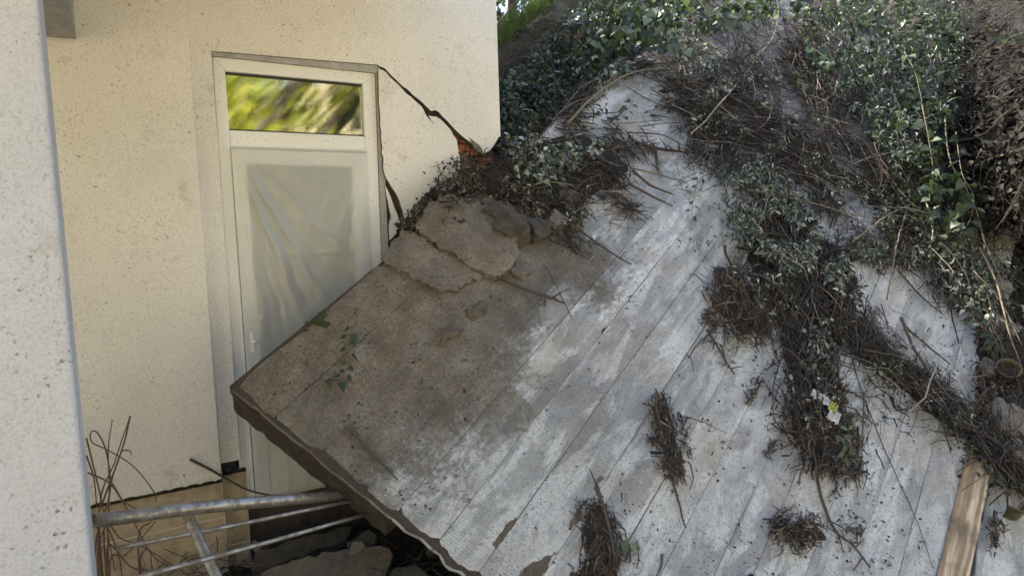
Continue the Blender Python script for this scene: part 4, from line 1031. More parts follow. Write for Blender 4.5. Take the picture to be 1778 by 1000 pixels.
# twig clumps lying singly on the slab
def clump(label, streams, mudpoly=None, leafpts=None, mudh=.035, group='twig clumps on the slab'):
    xs = [p for s in streams for p in s[0]]; c = sq(np.mean([p[0] for p in xs]), np.mean([p[1] for p in xs]), 0)
    e = empty('twig_clump', c)
    V, F = join([stream(s[0], s[1], int(s[2] * 1.15), rad=(.0018, .0058), gap=-2, **s[3]) for s in streams])
    tag(obj('twigs', V, F, M['stick_clump'], e), kind='stuff')
    if mudpoly:
        mudpatch('soil', mudpoly, mudh * .5, M['soil'], e, res=.014, edge=.05, rough=1.2)
        V, F = slab_leaves(samp_poly(mudpoly, 160), (.008, .028), mudh * 1.1, 'leaf', .8); tag(obj('bark_crumbs', V, F, M['leaf_brown'], e), kind='stuff')
    if leafpts is not None:
        V, F = slab_leaves(samp_poly(leafpts[0], leafpts[1]), (.02, .05), .06, 'leaf'); tag(obj('leaves', V, F, M['leaf_silver'], e), kind='stuff')
    tag(e, label, 'twig clump', group)
K = lambda **k: k
clump('bundled clump of brown twigs alone on the middle panels', [([(1142, 690), (1150, 740), (1165, 800), (1175, 832)], 26, 190, K(lm=(.05, .16), jit=.4, h=.055)), ([(1125, 762), (1140, 765)], 6, 14, K(lm=(.03, .08), jit=.6, h=.02)), ([(1180, 715), (1195, 790)], 10, 26, K(lm=(.03, .09), jit=.4, h=.02))], [(1134, 700), (1150, 695), (1172, 755), (1188, 800), (1178, 826), (1158, 830), (1150, 770)])
clump('flat round clump of pale chopped twigs near the bottom edge', [([(1340, 915), (1385, 912), (1425, 930)], 36, 170, K(lm=(.03, .09), jit=1.2, h=.05)), ([(1375, 940), (1390, 955)], 14, 22, K(lm=(.03, .08), jit=.9, h=.03))], [(1336, 905), (1370, 892), (1410, 905), (1432, 930), (1400, 944), (1352, 938)])
clump('dark mud pile with broken twigs at the bottom edge', [([(1036, 870), (1045, 930), (1040, 1000)], 44, 150, K(lm=(.04, .14), jit=.5, h=.06)), ([(1060, 900), (1095, 975)], 18, 30, K(lm=(.05, .12), jit=.5, h=.03))], [(1030, 870), (1048, 858), (1062, 900), (1075, 950), (1066, 1010), (985, 1020), (1008, 970), (1014, 920)], mudh=.06)
clump('small tuft of twigs between the bundle and the long stream', [([(1316, 660), (1298, 700)], 12, 34, K(lm=(.03, .08), jit=.5, h=.025))])
clump('tiny tuft of twigs below the small middle tuft', [([(1345, 765), (1330, 792)], 10, 22, K(lm=(.03, .07), jit=.6, h=.02))])
clump('big dark clump of twigs and leaves holding yellow-white litter', [([(1390, 690), (1430, 740), (1450, 800), (1440, 830)], 78, 420, K(lm=(.05, .17), jit=.7, h=.09)), ([(1480, 790), (1490, 825)], 14, 16, K(lm=(.08, .16), jit=.4, h=.03))], [(1380, 690), (1430, 680), (1480, 720), (1498, 780), (1470, 815), (1420, 815), (1385, 770), (1366, 720)], ([(1400, 700), (1490, 740), (1480, 800), (1410, 790)], 70), .06)
clump('reddish brown fibrous clump at the left edge of the twig stream', [([(1262, 470), (1280, 520), (1310, 585)], 62, 420, K(lm=(.05, .16), jit=.55, h=.10, bend=.15)), ([(1225, 545), (1245, 560)], 22, 50, K(lm=(.03, .10), jit=.9, h=.04)), ([(1320, 560), (1330, 600)], 20, 40, K(lm=(.06, .16), jit=.4, h=.04))])
clump('sparse scatter of chopped bits right of the flat clump', [([(1470, 915), (1500, 930)], 18, 30, K(lm=(.02, .06), jit=1.2, h=.02))])
clump('thin patch of dark bits beside the upright stem', [([(1345, 605), (1340, 640)], 14, 24, K(lm=(.02, .07), jit=.5, h=.02))])

# the big streams of dead stems: nobody could count them
def twigstuff(name, label, streams, mat='stick'):
    V, F = join([stream(s[0], s[1], int(s[2] * .9), **{**dict(gap=-.12, rad=(.0016, .0058)), **s[3]}) for s in streams] + [stream(s[0], s[1] * 2.1, int(s[2] * .22), **{**s[3], **dict(gap=-.05, rad=(.0012, .0036), h=s[3]['h'] * .5, jit=.8)}) for s in streams]); tag(obj(name, V, F, M[mat], origin=SO), label, 'twigs', kind='stuff')
twigstuff('twig_heap', 'heap of broken twigs at the cracked house corner', [
    ([(905, 275), (1000, 285), (1085, 320)], 62, 420, K(lm=(.06, .34), jit=.5, h=.08, rad=(.0014, .0045))),
    ([(770, 335), (850, 300), (930, 275)], 40, 330, K(lm=(.04, .18), jit=.9, h=.07)),
    ([(890, 335), (960, 360), (1030, 385)], 40, 220, K(lm=(.05, .22), jit=.7, h=.06)),
    ([(1000, 330), (1080, 350), (1110, 360)], 30, 110, K(lm=(.10, .30), jit=.25, h=.06, rad=(.002, .0055))),
    ([(985, 200), (1030, 158), (1075, 122), (1130, 105)], 20, 190, K(lm=(.06, .35), jit=.35, h=.07)),
    ([(960, 385), (990, 420), (1020, 440)], 24, 60, K(lm=(.06, .2), jit=.4, h=.04)),
    ([(985, 215), (1080, 235), (1130, 300)], 46, 200, K(lm=(.08, .3), jit=.4, h=.06))])
twigstuff('dead_vine_mat', 'mat of dead vine stems across the upper slab', [
    ([(1160, 140), (1260, 195), (1360, 250), (1480, 315), (1650, 395)], 62, 1000, K(lm=(.12, .75), jit=.28, h=.10, rad=(.0013, .004), bend=.06)),
    ([(1200, 250), (1290, 270), (1330, 330)], 44, 200, K(lm=(.06, .3), jit=.6, h=.06)),
    ([(1250, 130), (1400, 200), (1560, 300), (1660, 380)], 50, 330, K(lm=(.2, .8), jit=.3, h=.14)),
    ([(1160, 190), (1210, 240), (1260, 290)], 50, 190, K(lm=(.05, .25), jit=.6, h=.05)),
    ([(1300, 20), (1250, 100), (1200, 160)], 120, 150, K(lm=(.15, .8), jit=.7, h=.16)),
    ([(1420, 0), (1520, 120), (1620, 280)], 150, 800, K(lm=(.12, .6), jit=.8, h=.26, rad=(.0014, .0035))),
    ([(1200, 60), (1300, 60), (1420, 90)], 80, 420, K(lm=(.1, .6), jit=.9, h=.10)),
    ([(1330, 60), (1420, 140), (1500, 230)], 90, 320, K(lm=(.15, .7), jit=.6, h=.16))])
twigstuff('dead_vine_stream', 'long descending stream of dead vine stems on the slab', [
    ([(1325, 300), (1350, 400), (1400, 520), (1425, 640), (1415, 720)], 66, 1150, K(lm=(.06, .42), jit=.45, h=.11)),
    ([(1380, 460), (1450, 540), (1520, 610), (1610, 690)], 40, 420, K(lm=(.08, .4), jit=.35, h=.07)),
    ([(1330, 480), (1380, 620), (1400, 700)], 40, 260, K(lm=(.06, .3), jit=.4, h=.06)),
    ([(1430, 330), (1450, 450), (1470, 560)], 60, 330, K(lm=(.06, .35), jit=.6, h=.08))])
twigstuff('dead_vine_stream', 'slanting stream of dead twigs down to the timber plank', [
    ([(1500, 590), (1590, 660), (1690, 740), (1790, 840)], 34, 520, K(lm=(.06, .4), jit=.30, h=.06)),
    ([(1650, 700), (1720, 770), (1790, 850)], 24, 150, K(lm=(.2, .6), jit=.12, h=.08, rad=(.002, .005))),
    ([(1530, 690), (1560, 740)], 50, 24, K(lm=(.05, .2), jit=.4, h=.03))])
twigstuff('dead_vine_mat', 'tangle of dry stems on the right panels below the leaves', [
    ([(1480, 400), (1590, 440), (1700, 520)], 70, 330, K(lm=(.06, .35), jit=.7, h=.08, gap=0.0)),
    ([(1570, 340), (1640, 430), (1720, 540)], 70, 300, K(lm=(.1, .45), jit=.4, h=.12)),
    ([(1640, 440), (1720, 540), (1770, 660)], 34, 140, K(lm=(.2, .6), jit=.2, h=.14))])
twigstuff('twig_litter', 'dark twig litter along the right margin beside the bank', [
    ([(1715, 560), (1735, 680), (1770, 800)], 44, 360, K(lm=(.04, .25), jit=.7, h=.10)),
    ([(1720, 890), (1740, 960)], 20, 90, K(lm=(.02, .08), jit=1.0, h=.02)),
    ([(1745, 700), (1790, 860)], 40, 140, K(lm=(.05, .3), jit=.5, h=.10))], 'stick_dark')
# loose chips over all of the panels
px = np.vstack([samp_poly([(900, 560), (1240, 420), (1690, 480), (1690, 740), (1640, 1000), (820, 1000)], 420, 45, .18, 3), samp_poly([(1180, 640), (1690, 640), (1650, 1000), (1000, 1000)], 420, 40, .22, 8),
                samp_poly([(400, 670), (680, 450), (900, 520), (760, 900), (680, 880)], 380, 50, .05, 5), samp_poly([(960, 300), (1280, 290), (1280, 460), (1000, 600)], 90, 40, .2, 6),
                samp_poly([(1360, 700), (1500, 700), (1640, 1000), (1480, 1000)], 260, 40, .15, 12), samp_poly([(1500, 460), (1690, 480), (1690, 700), (1560, 620)], 420, 40, .0, 14)])
n = len(px); P_, _ = sqn(px, .005); V, F = leaves(P_, NS + rng.normal(0, .35, (n, 3)), rng.normal(0, 1, (n, 3)), .005 + .017 * rng.random(n) ** 2.5, 'leaf')
tag(obj('bark_chips', V, F, M['leaf_brown'], origin=SO), 'tiny bark chips and crumbs scattered over the panels', 'chips', kind='stuff')

# ================================================================== LEAVES
def leafstuff(name, label, groups, mat):
    def px_(pg, n, th, sd):
        p = samp_poly(pg, n, thr=th, seed=sd, nsc=42.0); return p[~(bare(p[:, 0], p[:, 1]) & (rng.random(len(p)) < .7))]
    V, F = join([slab_leaves(px_(pg, n, th, sd), s, h, t) for (pg, n, s, h, t, th, sd) in groups])
    tag(obj(name, V, F, M[mat], origin=SO), label, 'leaves', kind='stuff')
def streamstuff(name, label, groups, mat):
    V, F = join([stream_leaves(*g[:2], int(g[2] * 1.6), *g[3:]) for g in groups] + [stream_leaves(g[0], g[1] * 1.8, int(g[2] * .5), g[3], g[4] * .7, g[5]) for g in groups if g[2] > 100]); tag(obj(name, V, F, M[mat], origin=SO), label, 'leaves', kind='stuff')
ST_MAIN = [(1325, 300), (1350, 400), (1400, 520), (1425, 640), (1420, 740)]
ST_UP = [(1160, 140), (1260, 195), (1360, 250), (1480, 315), (1650, 395)]
ST_SL = [(1500, 590), (1590, 660), (1690, 740), (1790, 840)]
streamstuff('wilted_leaves', 'silvery wilted leaves in the twig heap by the house corner', [
    ([(870, 300), (950, 280), (1060, 290)], 52, 520, (.014, .045), .12, 'lance'), ([(890, 270), (960, 275), (1040, 260)], 50, 330, (.02, .055), .14, 'leaf'), ([(900, 340), (1000, 360)], 36, 150, (.014, .04), .09, 'lance'), ([(985, 200), (1030, 158), (1075, 122), (1130, 105)], 22, 170, (.02, .055), .12, 'leaf')], 'leaf_silver')
streamstuff('wilted_leaves', 'silvery wilted leaves matted over the centre right stream', [
    ([(1300, 290), (1340, 380), (1380, 470)], 84, 1500, (.016, .055), .17, 'lance'), ([(1330, 330), (1400, 420), (1470, 520)], 84, 750, (.014, .045), .13, 'leaf'), (ST_UP, 80, 1000, (.014, .045), .15, 'lance'),
    (ST_MAIN, 70, 500, (.014, .04), .12, 'leaf'), (ST_SL, 36, 330, (.012, .04), .09, 'lance'), ([(1180, 60), (1280, 130), (1330, 180)], 90, 260, (.02, .05), .18, 'leaf')], 'leaf_silver')
streamstuff('wilted_leaves', 'pale leaves over the stems at the right of the slab', [
    ([(1480, 395), (1590, 410), (1700, 500)], 74, 900, (.016, .05), .13, 'lance', .0), ([(1600, 400), (1680, 450), (1730, 560)], 50, 420, (.018, .055), .15, 'leaf')], 'leaf_silver')
leafstuff('vine_leaves', 'thick blanket of green vine leaves over the slab top', [
    ([(1400, -30), (1660, -30), (1690, 60), (1640, 130), (1640, 240), (1590, 310), (1520, 230), (1440, 150), (1400, 90)], 3000, (.022, .07), .34, 'leaf', -.02, 9),
    ([(1440, -20), (1680, -20), (1660, 150), (1620, 240), (1520, 200)], 800, (.03, .08), .38, 'heart', .02, 10),
    ([(1080, -30), (1420, -30), (1400, 30), (1330, 40), (1200, 60), (1150, 90), (1090, 90)], 1000, (.03, .08), .40, 'heart', -.1, 11)], 'leaf_mid')
leafstuff('wilted_leaves', 'pale grey-green leaf undersides within the upper leaf blanket', [
    ([(1420, -20), (1660, -20), (1680, 60), (1640, 240), (1560, 300), (1440, 130)], 2600, (.022, .065), .40, 'lance', -.08, 19)], 'leaf_silver')
_n = 520; _px = samp_poly([(1640, -20), (1790, -20), (1790, 60), (1720, 90), (1690, 200), (1640, 180)], _n, 40, -.05, 31); _of = np.array([max(.05, -.06 + .85 * min(1, max(0, (x - 1600) / 250)) ** 2) for x, y in _px]) + rng.uniform(.05, .25, _n)
V, F = leaves(sqn(_px, _of)[0], NS + rng.normal(0, .7, (_n, 3)), rng.normal(0, 1, (_n, 3)) + np.array([0, -.2, -.9]), rng.uniform(.025, .07, _n), 'lance')
tag(obj('wilted_leaves', V, F, M['leaf_silver'], origin=SO), 'grey-green leaves spilling onto the top of the soil bank', 'leaves', kind='stuff')
leafstuff('vine_leaves', 'green vine leaves hanging beside the dark soil bank', [
    ([(1560, 130), (1650, 140), (1665, 260), (1690, 380), (1640, 400), (1590, 300)], 480, (.04, .08), .34, 'heart', .05, 12),
    ([(1540, 260), (1640, 300), (1680, 440), (1640, 470), (1570, 380)], 300, (.025, .065), .22, 'leaf', .0, 13)], 'leaf_mid')
streamstuff('dead_leaves', 'brown dead leaves mixed into the twig streams', [
    (ST_UP, 70, 1100, (.010, .04), .07, 'leaf'), (ST_MAIN, 70, 1500, (.010, .038), .08, 'leaf'), (ST_SL, 36, 600, (.010, .035), .06, 'leaf'), ([(1380, 460), (1450, 540), (1520, 610)], 44, 300, (.01, .035), .06, 'leaf'),
    ([(700, 396), (722, 372), (745, 345)], 16, 260, (.008, .03), .06, 'leaf', -2), ([(760, 340), (860, 300), (960, 280), (1080, 300)], 56, 1000, (.010, .04), .10, 'leaf'), ([(890, 340), (1010, 375)], 40, 300, (.01, .04), .06, 'leaf'), ([(1715, 570), (1740, 690), (1780, 830)], 50, 700, (.012, .05), .08, 'leaf'),
    ([(1480, 400), (1600, 440), (1710, 530)], 70, 500, (.01, .04), .06, 'leaf')], 'leaf_brown')
# ivy on the hillside left of the slab
def hill_ivy():
    parts = []
    for poly, n, s, t, hh, th, sd in (
            ([(862, 150), (930, 82), (985, 20), (1060, -40), (1260, -40), (1200, 60), (1100, 120), (1030, 160), (985, 200), (930, 230), (862, 260)], 5600, (.025, .065), 'leaf', .30, -.45, 21),
            ([(980, 30), (1250, -40), (1240, 60), (1110, 125), (1020, 150)], 2000, (.045, .10), 'heart', .45, -.3, 22),
            ([(862, 130), (960, 130), (1000, 190), (930, 225), (862, 265)], 1500, (.03, .07), 'leaf', .35, -.3, 23)):
        px = samp_poly(poly, n, thr=th, seed=sd)
        P, _ = sqn(px, -.42 + hh * rng.random(n)); nr = NS + rng.normal(0, .6, (n, 3)); dr = rng.normal(0, .8, (n, 3)) + np.array([0, -.3, -1.0])
        parts.append(leaves(P, nr, dr, rng.uniform(*s, n), t))
    V, F = join(parts); tag(obj('ivy', V, F, M['leaf_dark'], origin=SO), 'dark ivy covering the steep bank behind the slab', 'ivy', kind='stuff')
    px = samp_poly([(862, 120), (930, 50), (1090, -40), (1260, -40), (1200, 60), (1030, 160), (930, 230), (862, 260)], 700); n = len(px)
    A, _ = sqn(px, -.42 + rng.uniform(0, .3, n)); B = A + np.column_stack([rng.normal(0, .18, n), rng.normal(-.03, .05, n), rng.normal(-.3, .2, n)])
    V, F = sticks(A, B, rng.uniform(.002, .005, n), rng.normal(0, .04, (n, 3))); tag(obj('ivy_stems', V, F, M['stick'], origin=SO), 'thin brown ivy stems hanging down the bank', 'stems', kind='stuff')
hill_ivy()
# grass on the crest of the hillside and dry grass below it
def crest():
    n = 1100; px = np.column_stack([rng.uniform(858, 1010, n), np.zeros(n)]); px[:, 1] = 78 - (px[:, 0] - 862) * .80 + rng.normal(0, 6, n)
    P, _ = sqn(px, -.44); B = P + np.column_stack([rng.normal(0, .05, n), rng.normal(-.02, .05, n), rng.uniform(.05, .22, n)])
    V, F = sticks(P, B, rng.uniform(.003, .006, n), rng.normal(0, .03, (n, 3)), seg=3, sides=3, taper=.9)
    tag(obj('crest_grass', V, F, M['grass'], origin=SO), 'bright green grass along the crest of the bank', 'grass', kind='stuff')
    n = 900; px = np.column_stack([rng.uniform(862, 960, n), np.zeros(n)]); px[:, 1] = 108 - (px[:, 0] - 862) * .75 + rng.normal(0, 14, n)
    P, _ = sqn(px, -.40); B = P + np.column_stack([rng.normal(.02, .08, n), rng.normal(-.06, .05, n), rng.uniform(-.2, .05, n)])
    V, F = sticks(P, B, rng.uniform(.0015, .003, n), rng.normal(0, .02, (n, 3)), seg=3, sides=3, taper=.9)
    tag(obj('dry_grass', V, F, M['vine_stem'], origin=SO), 'straw coloured dry grass hanging below the crest', 'grass', kind='stuff')
crest()
# soil bank on the right with hanging roots
def bank_off(x, y):
    a = min(1, max(0, (x - 1600) / 250)); a = a * a * (3 - 2 * a)
    f = 1.0 if y < 260 else max(.10, 1 - (y - 260) / 200)
    if y > 520: f = .12
    return -.06 + .85 * a * f
def soil_bank():
    xs = np.concatenate([np.arange(1615, 1900, 5.0), np.arange(1900, 2500, 20.0)]); ys = np.arange(-40, 900, 5.0); V = []; F = []
    for x in xs:
        for y in ys:
            lx = x + 30 * nz(y / 50, 4.0) + 12 * nz(y / 17, 2.0) + max(0, (y - 330)) * .25
            o_ = bank_off(lx - max(0, y - 330) * .5, y); n_ = .20 * nz(x / 55, y / 55, 2) + .15 * nz(x / 20, y / 24, 6) + .07 * nz(x / 8, y / 9, 1)
            V.append(sq(lx, y, o_ + n_ * (1 if o_ > 0 else .2) * min(1, max(.25, (y + 40) / 160)) * (1 if x < 1900 else .5)))
    m = len(ys)
    for i in range(len(xs) - 1):
        for j in range(m - 1): F.append([i * m + j, i * m + j + 1, (i + 1) * m + j + 1, (i + 1) * m + j])
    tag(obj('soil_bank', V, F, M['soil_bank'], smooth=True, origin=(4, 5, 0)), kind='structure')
    n = 480; px = np.column_stack([rng.uniform(1660, 1830, n), rng.uniform(60, 520, n)]); off = np.array([bank_off(x - max(0, y - 330) * .3, y) for x, y in px]) + rng.uniform(.0, .14, n)
    A, _ = sqn(px, off); L = rng.uniform(.05, .4, n) * np.where(px[:, 1] > 230, 1.0, .6)
    B = A + np.column_stack([rng.normal(0, .12, n) * np.where(px[:, 1] < 200, 2.0, .6), rng.normal(-.03, .04, n), -L])
    V, F = sticks(A, B, rng.uniform(.0012, .0055, n), rng.normal(0, .05, (n, 3))); tag(obj('hanging_roots', V, F, M['root'], origin=(4, 5, 0)), 'fine roots hanging from the dark soil bank', 'roots', kind='stuff')
    n = 260; px = np.column_stack([rng.uniform(1660, 1830, n), rng.uniform(-20, 170, n)]); off = np.array([bank_off(x, y) for x, y in px]) + rng.uniform(.02, .2, n)
    A, _ = sqn(px, off); an = rng.normal(.5, .5, n); L = rng.uniform(.15, .5, n)[:, None]
    d = np.outer(np.cos(an), RGT) + np.outer(np.sin(an), UPV) + rng.normal(0, .2, (n, 3))
    V, F = sticks(A - d * L / 2, A + d * L / 2, rng.uniform(.0015, .0045, n), rng.normal(0, .03, (n, 3))); tag(obj('bank_stems', V, F, M['root'], origin=(4, 5, 0)), 'dry brown stems crossing the top of the soil bank', 'stems', kind='stuff')
    n = 1500; px = samp_poly([(1630, 90), (1720, 40), (1790, 60), (1790, 420), (1680, 400), (1640, 260)], n); off = np.array([bank_off(x, y) for x, y in px]) + rng.uniform(.0, .2, n)
    P, _ = sqn(px, off); V, F = leaves(P, NS + rng.normal(0, .7, (n, 3)), rng.normal(0, 1, (n, 3)), rng.uniform(.02, .075, n), 'leaf')
    tag(obj('bank_litter', V, F, M['litter_dark'], origin=(4, 5, 0)), 'dead leaf litter on top of the soil bank', 'leaf litter', kind='stuff')
soil_bank()

# single vines whose leaves can be told apart
LEAFMESH = {}
for nm, T_, Fc in (('heart', HEART_V, HEART_F), ('leaf', LEAF_V, LEAF_F), ('lance', LANCE_V, LEAF_F)):
    me = mesh_from('leaf_' + nm, T_ * np.array([1, 1, 1.3]), np.array(Fc)); me.materials.append(M['leaf_obj']); LEAFMESH[nm] = me
    me2 = me.copy(); me2.materials.clear(); me2.materials.append(M['leaf_obj_dark']); LEAFMESH[nm + '_dark'] = me2
def vine(pts, hs, n, size, label, shape='heart', stem=.003, group='leafy vines on the slab', name='leafy_vine', base=0.0, pale=False):
    P_ = [sq(x, y, base + h) for (x, y), h in zip(pts, hs)]; sp = smoothpath(P_, max(8, 5 * len(pts))); e = empty(name, P_[0])
    MB().tube(sp, np.linspace(stem, stem * .5, len(sp)), 5).build('stem', M['vine_stem'], e, smooth=True)
    for k in range(n):
        f = (k + .6) / n * (len(sp) - 1); i = min(int(f), len(sp) - 2); p_ = sp[i] + (sp[i + 1] - sp[i]) * (f - i)
        t = sp[i + 1] - sp[i]; t /= np.linalg.norm(t)
        nr = NS + rng.normal(0, .45, 3); nr /= np.linalg.norm(nr); sd = np.cross(nr, t) * (1 if k % 2 else -1)
        dr = sd + t * rng.uniform(.1, .7) + np.array([0, 0, -.5]) + rng.normal(0, .25, 3); dr -= nr * (dr @ nr); dr /= np.linalg.norm(dr); y_ = np.cross(nr, dr)
        s = rng.uniform(*size); p_ = p_ + dr * .012 + NS * rng.uniform(0, .015)
        ob = bpy.data.objects.new('leaf', LEAFMESH[shape]); COL.objects.link(ob); ob.parent = e
        m = Matrix(((*(dr * s), 0), (*(y_ * s), 0), (*(nr * s), 0), (0, 0, 0, 1))).transposed(); m = m.to_3x3().to_4x4(); m.translation = Vector(p_ - P_[0])
        ob.matrix_local = m
    tag(e, label, 'vine', group)
vine([(1100, 175), (1090, 190), (1080, 205), (1065, 215)], [.12, .12, .10, .06], 9, (.05, .085), 'dark heart-leaved vine tip over the top of the twig heap', 'heart_dark')
vine([(1055, 180), (1045, 190), (1030, 186)], [.09, .08, .06], 6, (.04, .06), 'short vine sprig left of the dark heart-leaved tip', 'leaf_dark')
vine([(1235, 300), (1215, 312), (1205, 340), (1200, 378)], [.05, .05, .04, .02], 14, (.03, .05), 'pale sprig dangling over the bright upper panel', 'leaf')
vine([(1262, 318), (1250, 305), (1245, 325)], [.05, .05, .03], 7, (.035, .055), 'small sprig right of the pale dangling sprig', 'leaf_dark')
vine([(612, 565), (605, 590), (606, 625), (598, 650), (580, 668)], [.02, .02, .02, .02, .02], 13, (.03, .05), 'thin dark sprig of ivy lying on the muddy slab', 'heart_dark', .0025)
vine([(1660, 230), (1670, 300), (1690, 340), (1685, 380), (1665, 410)], [.35, .34, .3, .28, .22], 15, (.06, .09), 'hanging vine with round green leaves beside the soil bank', 'heart')
vine([(1600, 180), (1612, 240), (1620, 300), (1612, 350)], [.40, .38, .33, .3], 15, (.06, .10), 'hanging vine of grey-green leaves left of the soil bank', 'heart')
vine([(1570, 90), (1590, 130), (1605, 200)], [.44, .44, .40], 12, (.05, .09), 'leafy vine on the upper right leaf blanket', 'heart')
vine([(1110, 10), (1140, 50), (1180, 80), (1230, 95)], [.45, .45, .4, .35], 14, (.07, .10), 'broad-leaved vine drooping at the top centre', 'heart')
vine([(1200, -20), (1240, 30), (1300, 40)], [.45, .42, .3], 12, (.07, .11), 'broad-leaved vine hanging from the top frame edge', 'heart')
vine([(1380, 60), (1420, 90), (1450, 110), (1480, 105)], [.3, .32, .33, .3], 11, (.06, .09), 'vine with dark broad leaves left of the leaf blanket', 'heart_dark')
vine([(1440, 205), (1410, 200), (1440, 220), (1475, 200)], [.12, .14, .14, .12], 11, (.045, .075), 'dark leafy sprig over the pale gap in the vine mat', 'leaf_dark')
vine([(1370, 110), (1390, 135), (1400, 150)], [.16, .15, .12], 8, (.05, .08), 'grey-green sprig above the pale gap in the vine mat', 'heart')
vine([(1330, 290), (1350, 310), (1340, 335), (1360, 360)], [.2, .2, .18, .16], 14, (.035, .06), 'silver-leaved sprig at the head of the descending stream', 'lance')
vine([(1715, 560), (1725, 590), (1715, 615)], [.12, .12, .10], 9, (.05, .08), 'dark green leafy sprig at the right slab corner', 'heart_dark')
vine([(1500, 640), (1540, 640), (1560, 660)], [.10, .10, .08], 9, (.035, .055), 'pale sprig lying on the slanting twig stream', 'leaf')
vine([(1085, 925), (1090, 940), (1095, 955)], [.03, .02, .01], 3, (.05, .07), 'single bright green leaf sprig beside the bottom mud pile', 'leaf')
vine([(930, 260), (950, 300), (945, 330)], [.25, .25, .22], 12, (.045, .07), 'wilted sprig with a large green leaf on the twig heap', 'lance')
vine([(1455, 755), (1470, 770), (1465, 790)], [.10, .10, .08], 8, (.035, .06), 'leafy sprig in the clump below the litter', 'leaf')
vine([(1735, 85), (1760, 62), (1785, 75)], [.62, .7, .75], 12, (.06, .10), 'green sprig on top of the soil bank by the blue scrap', 'leaf')
vine([(880, 140), (900, 190), (905, 230)], [.32, .32, .3], 16, (.05, .075), 'ivy vine hanging next to the house corner', 'heart_dark', base=-.42)
vine([(930, 90), (960, 130), (965, 180)], [.34, .34, .32], 16, (.05, .075), 'ivy vine in the middle of the dark bank', 'heart_dark', base=-.42)
vine([(1010, 40), (1040, 90), (1050, 130)], [.40, .40, .36], 16, (.055, .085), 'ivy vine on the bank above the arched stem', 'heart', base=-.42)

# ================================================================== LITTER
lit = empty('crumpled_litter', sq(1447, 715, .08))
def crumple(c, size, seed, mat, name):
    V = []; F = []; n = 9
    for i in range(n + 1):
        for j in range(n + 1):
            a, b = i / n - .5, j / n - .5
            V.append(c + D1 * a * size[0] + D2 * b * size[1] + NS * (.03 * nz(a * 6 + seed, b * 6) + .02 * nz(a * 14, b * 14 + seed)))
    for i in range(n):
        for j in range(n): F.append([i * (n + 1) + j, (i + 1) * (n + 1) + j, (i + 1) * (n + 1) + j + 1, i * (n + 1) + j + 1])
    return obj(name, V, F, mat, lit)
crumple(sq(1448, 722, .11), (.07, .06), 1, M['litter'], 'white_paper'); crumple(sq(1446, 707, .12), (.055, .04), 3, M['litter_y'], 'yellow_paper'); crumple(sq(1425, 690, .105), (.05, .10), 5, M['litter'], 'white_paper')
tag(lit, 'crumpled white and yellow scrap caught in the big twig clump', 'litter')
c = sq(1784, 44, .82); V = []; F = []
for i in range(7):
    for j in range(5): V.append(c + RGT * (j * .03 - .01) + UPV * (i * .03 - .12) + NS * .03 * nz(i * .5, j * .5))
for i in range(6):
    for j in range(4): F.append([i * 5 + j, (i + 1) * 5 + j, (i + 1) * 5 + j + 1, i * 5 + j + 1])
tag(obj('plastic_scrap', V, F, M['blue'], smooth=True), 'bright blue plastic scrap at the top right corner', 'plastic scrap')
c = depth_at(908, 48, 6.35); V = []; F = []
for i in range(9):
    for j in range(7): V.append(c + RGT * (j * .03 - .09 + .03 * nz(i * .4, 2)) + UPV * (i * .022 - .09) + FWD * .05 * nz(i * .5, j * .5))
for i in range(8):
    for j in range(6):
        if abs(j - 3 + .6 * (i - 4) * .5) < 2.4 and not (2 < i < 6 and j == 3): F.append([i * 7 + j, (i + 1) * 7 + j, (i + 1) * 7 + j + 1, i * 7 + j + 1])
tag(obj('plastic_scrap', V, F, M['litter'], smooth=True), 'pale plastic sheet scrap caught below the grassy crest', 'plastic scrap')
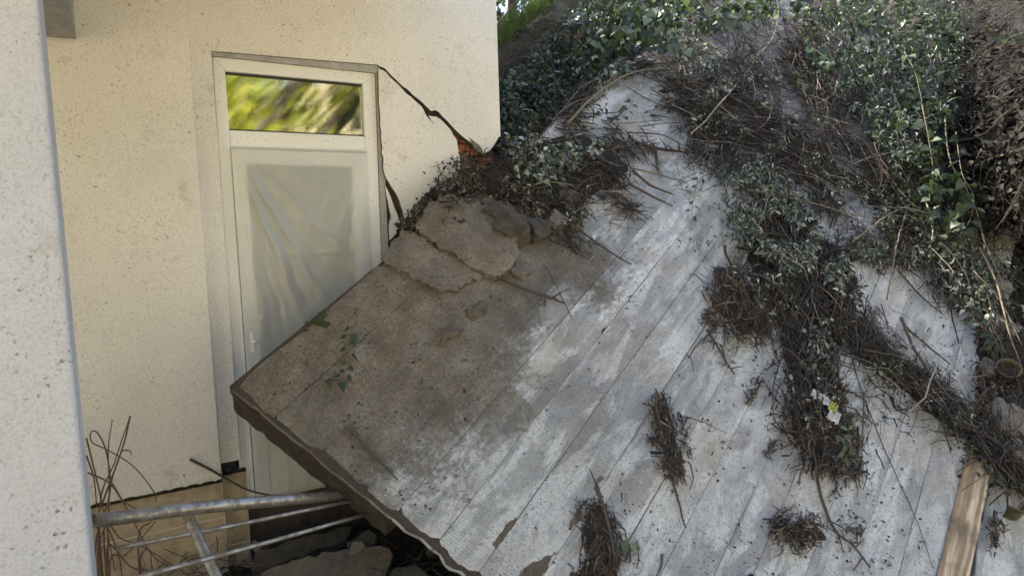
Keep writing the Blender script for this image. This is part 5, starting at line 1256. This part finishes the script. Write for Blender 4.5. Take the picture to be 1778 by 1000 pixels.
def pot(px, py, off, r, hgt, axis, label, arc=2 * math.pi):
    c = sq(px, py, off); ax = axis / np.linalg.norm(axis); a = np.cross(ax, [0, 0, 1.0]); a /= np.linalg.norm(a); b = np.cross(ax, a)
    e = empty('plastic_pot', c - ax * hgt); n = 26; prof = [(.68 * r, 0), (.8 * r, .5 * hgt), (r, hgt), (r + .006, hgt), (r + .006, hgt - .012), (r - .006 + .004, hgt - .014), (.8 * r + .004, .5 * hgt), (.68 * r + .004, -.003)]
    V = []; F = []
    for k in range(n):
        th = arc * k / n if arc > 6 else arc * k / (n - 1)
        for (rr, hh) in prof: V.append(c - ax * hgt + (a * math.cos(th) + b * math.sin(th)) * rr + ax * hh)
    m = len(prof)
    for k in range(n if arc > 6 else n - 1):
        k2 = (k + 1) % n
        for i in range(m - 1): F.append([k * m + i, k * m + i + 1, k2 * m + i + 1, k2 * m + i])
    obj('pot_wall', V, F, M['pot'], e, smooth=True)
    if arc > 6: obj('pot_soil', [c - ax * hgt * .55 + (a * math.cos(t) + b * math.sin(t)) * .80 * r + ax * .01 * nz(t * 3, 1) for t in np.linspace(0, 2 * math.pi, 20)[:-1]], [list(range(19))], M['soil'], e)
    tag(e, label, 'pot')
pot(1752, 638, .14, .058, .08, NS + np.array([-.5, -.2, .2]), 'round olive plastic pot lying mouth-up in the right debris')
pot(1760, 868, .07, .075, .08, NS + np.array([.2, .2, .9]), 'olive plastic pot shard half sunk at the lower right edge', 2.6)
# pale stones in the right margin
for i, (x, y, a, b, c_) in enumerate(((1745, 725, .12, .09, .06), (1735, 505, .10, .06, .05), (1740, 565, .06, .08, .04), (1715, 640, .05, .05, .04), (1770, 790, .09, .06, .05))):
    ro = rock(sq(x, y, .05), (a, b, c_), 60 + i, M['rubble_pale'], 'pale_stone', axes=SAX, sub=3, rough=.45)
    tag(ro, ['large pale stone under the pot at the right margin', 'pale angular stone below the hanging vine leaves', 'pale flat stone above the round pot', 'small pale stone left of the round pot', 'pale stone under the long slanting stems'][i], 'stone', 'stones at the right margin')
print('TRIS', sum(len(o.data.loop_triangles) if o.type == 'MESH' and (o.data.calc_loop_triangles() or True) else 0 for o in scene.objects))
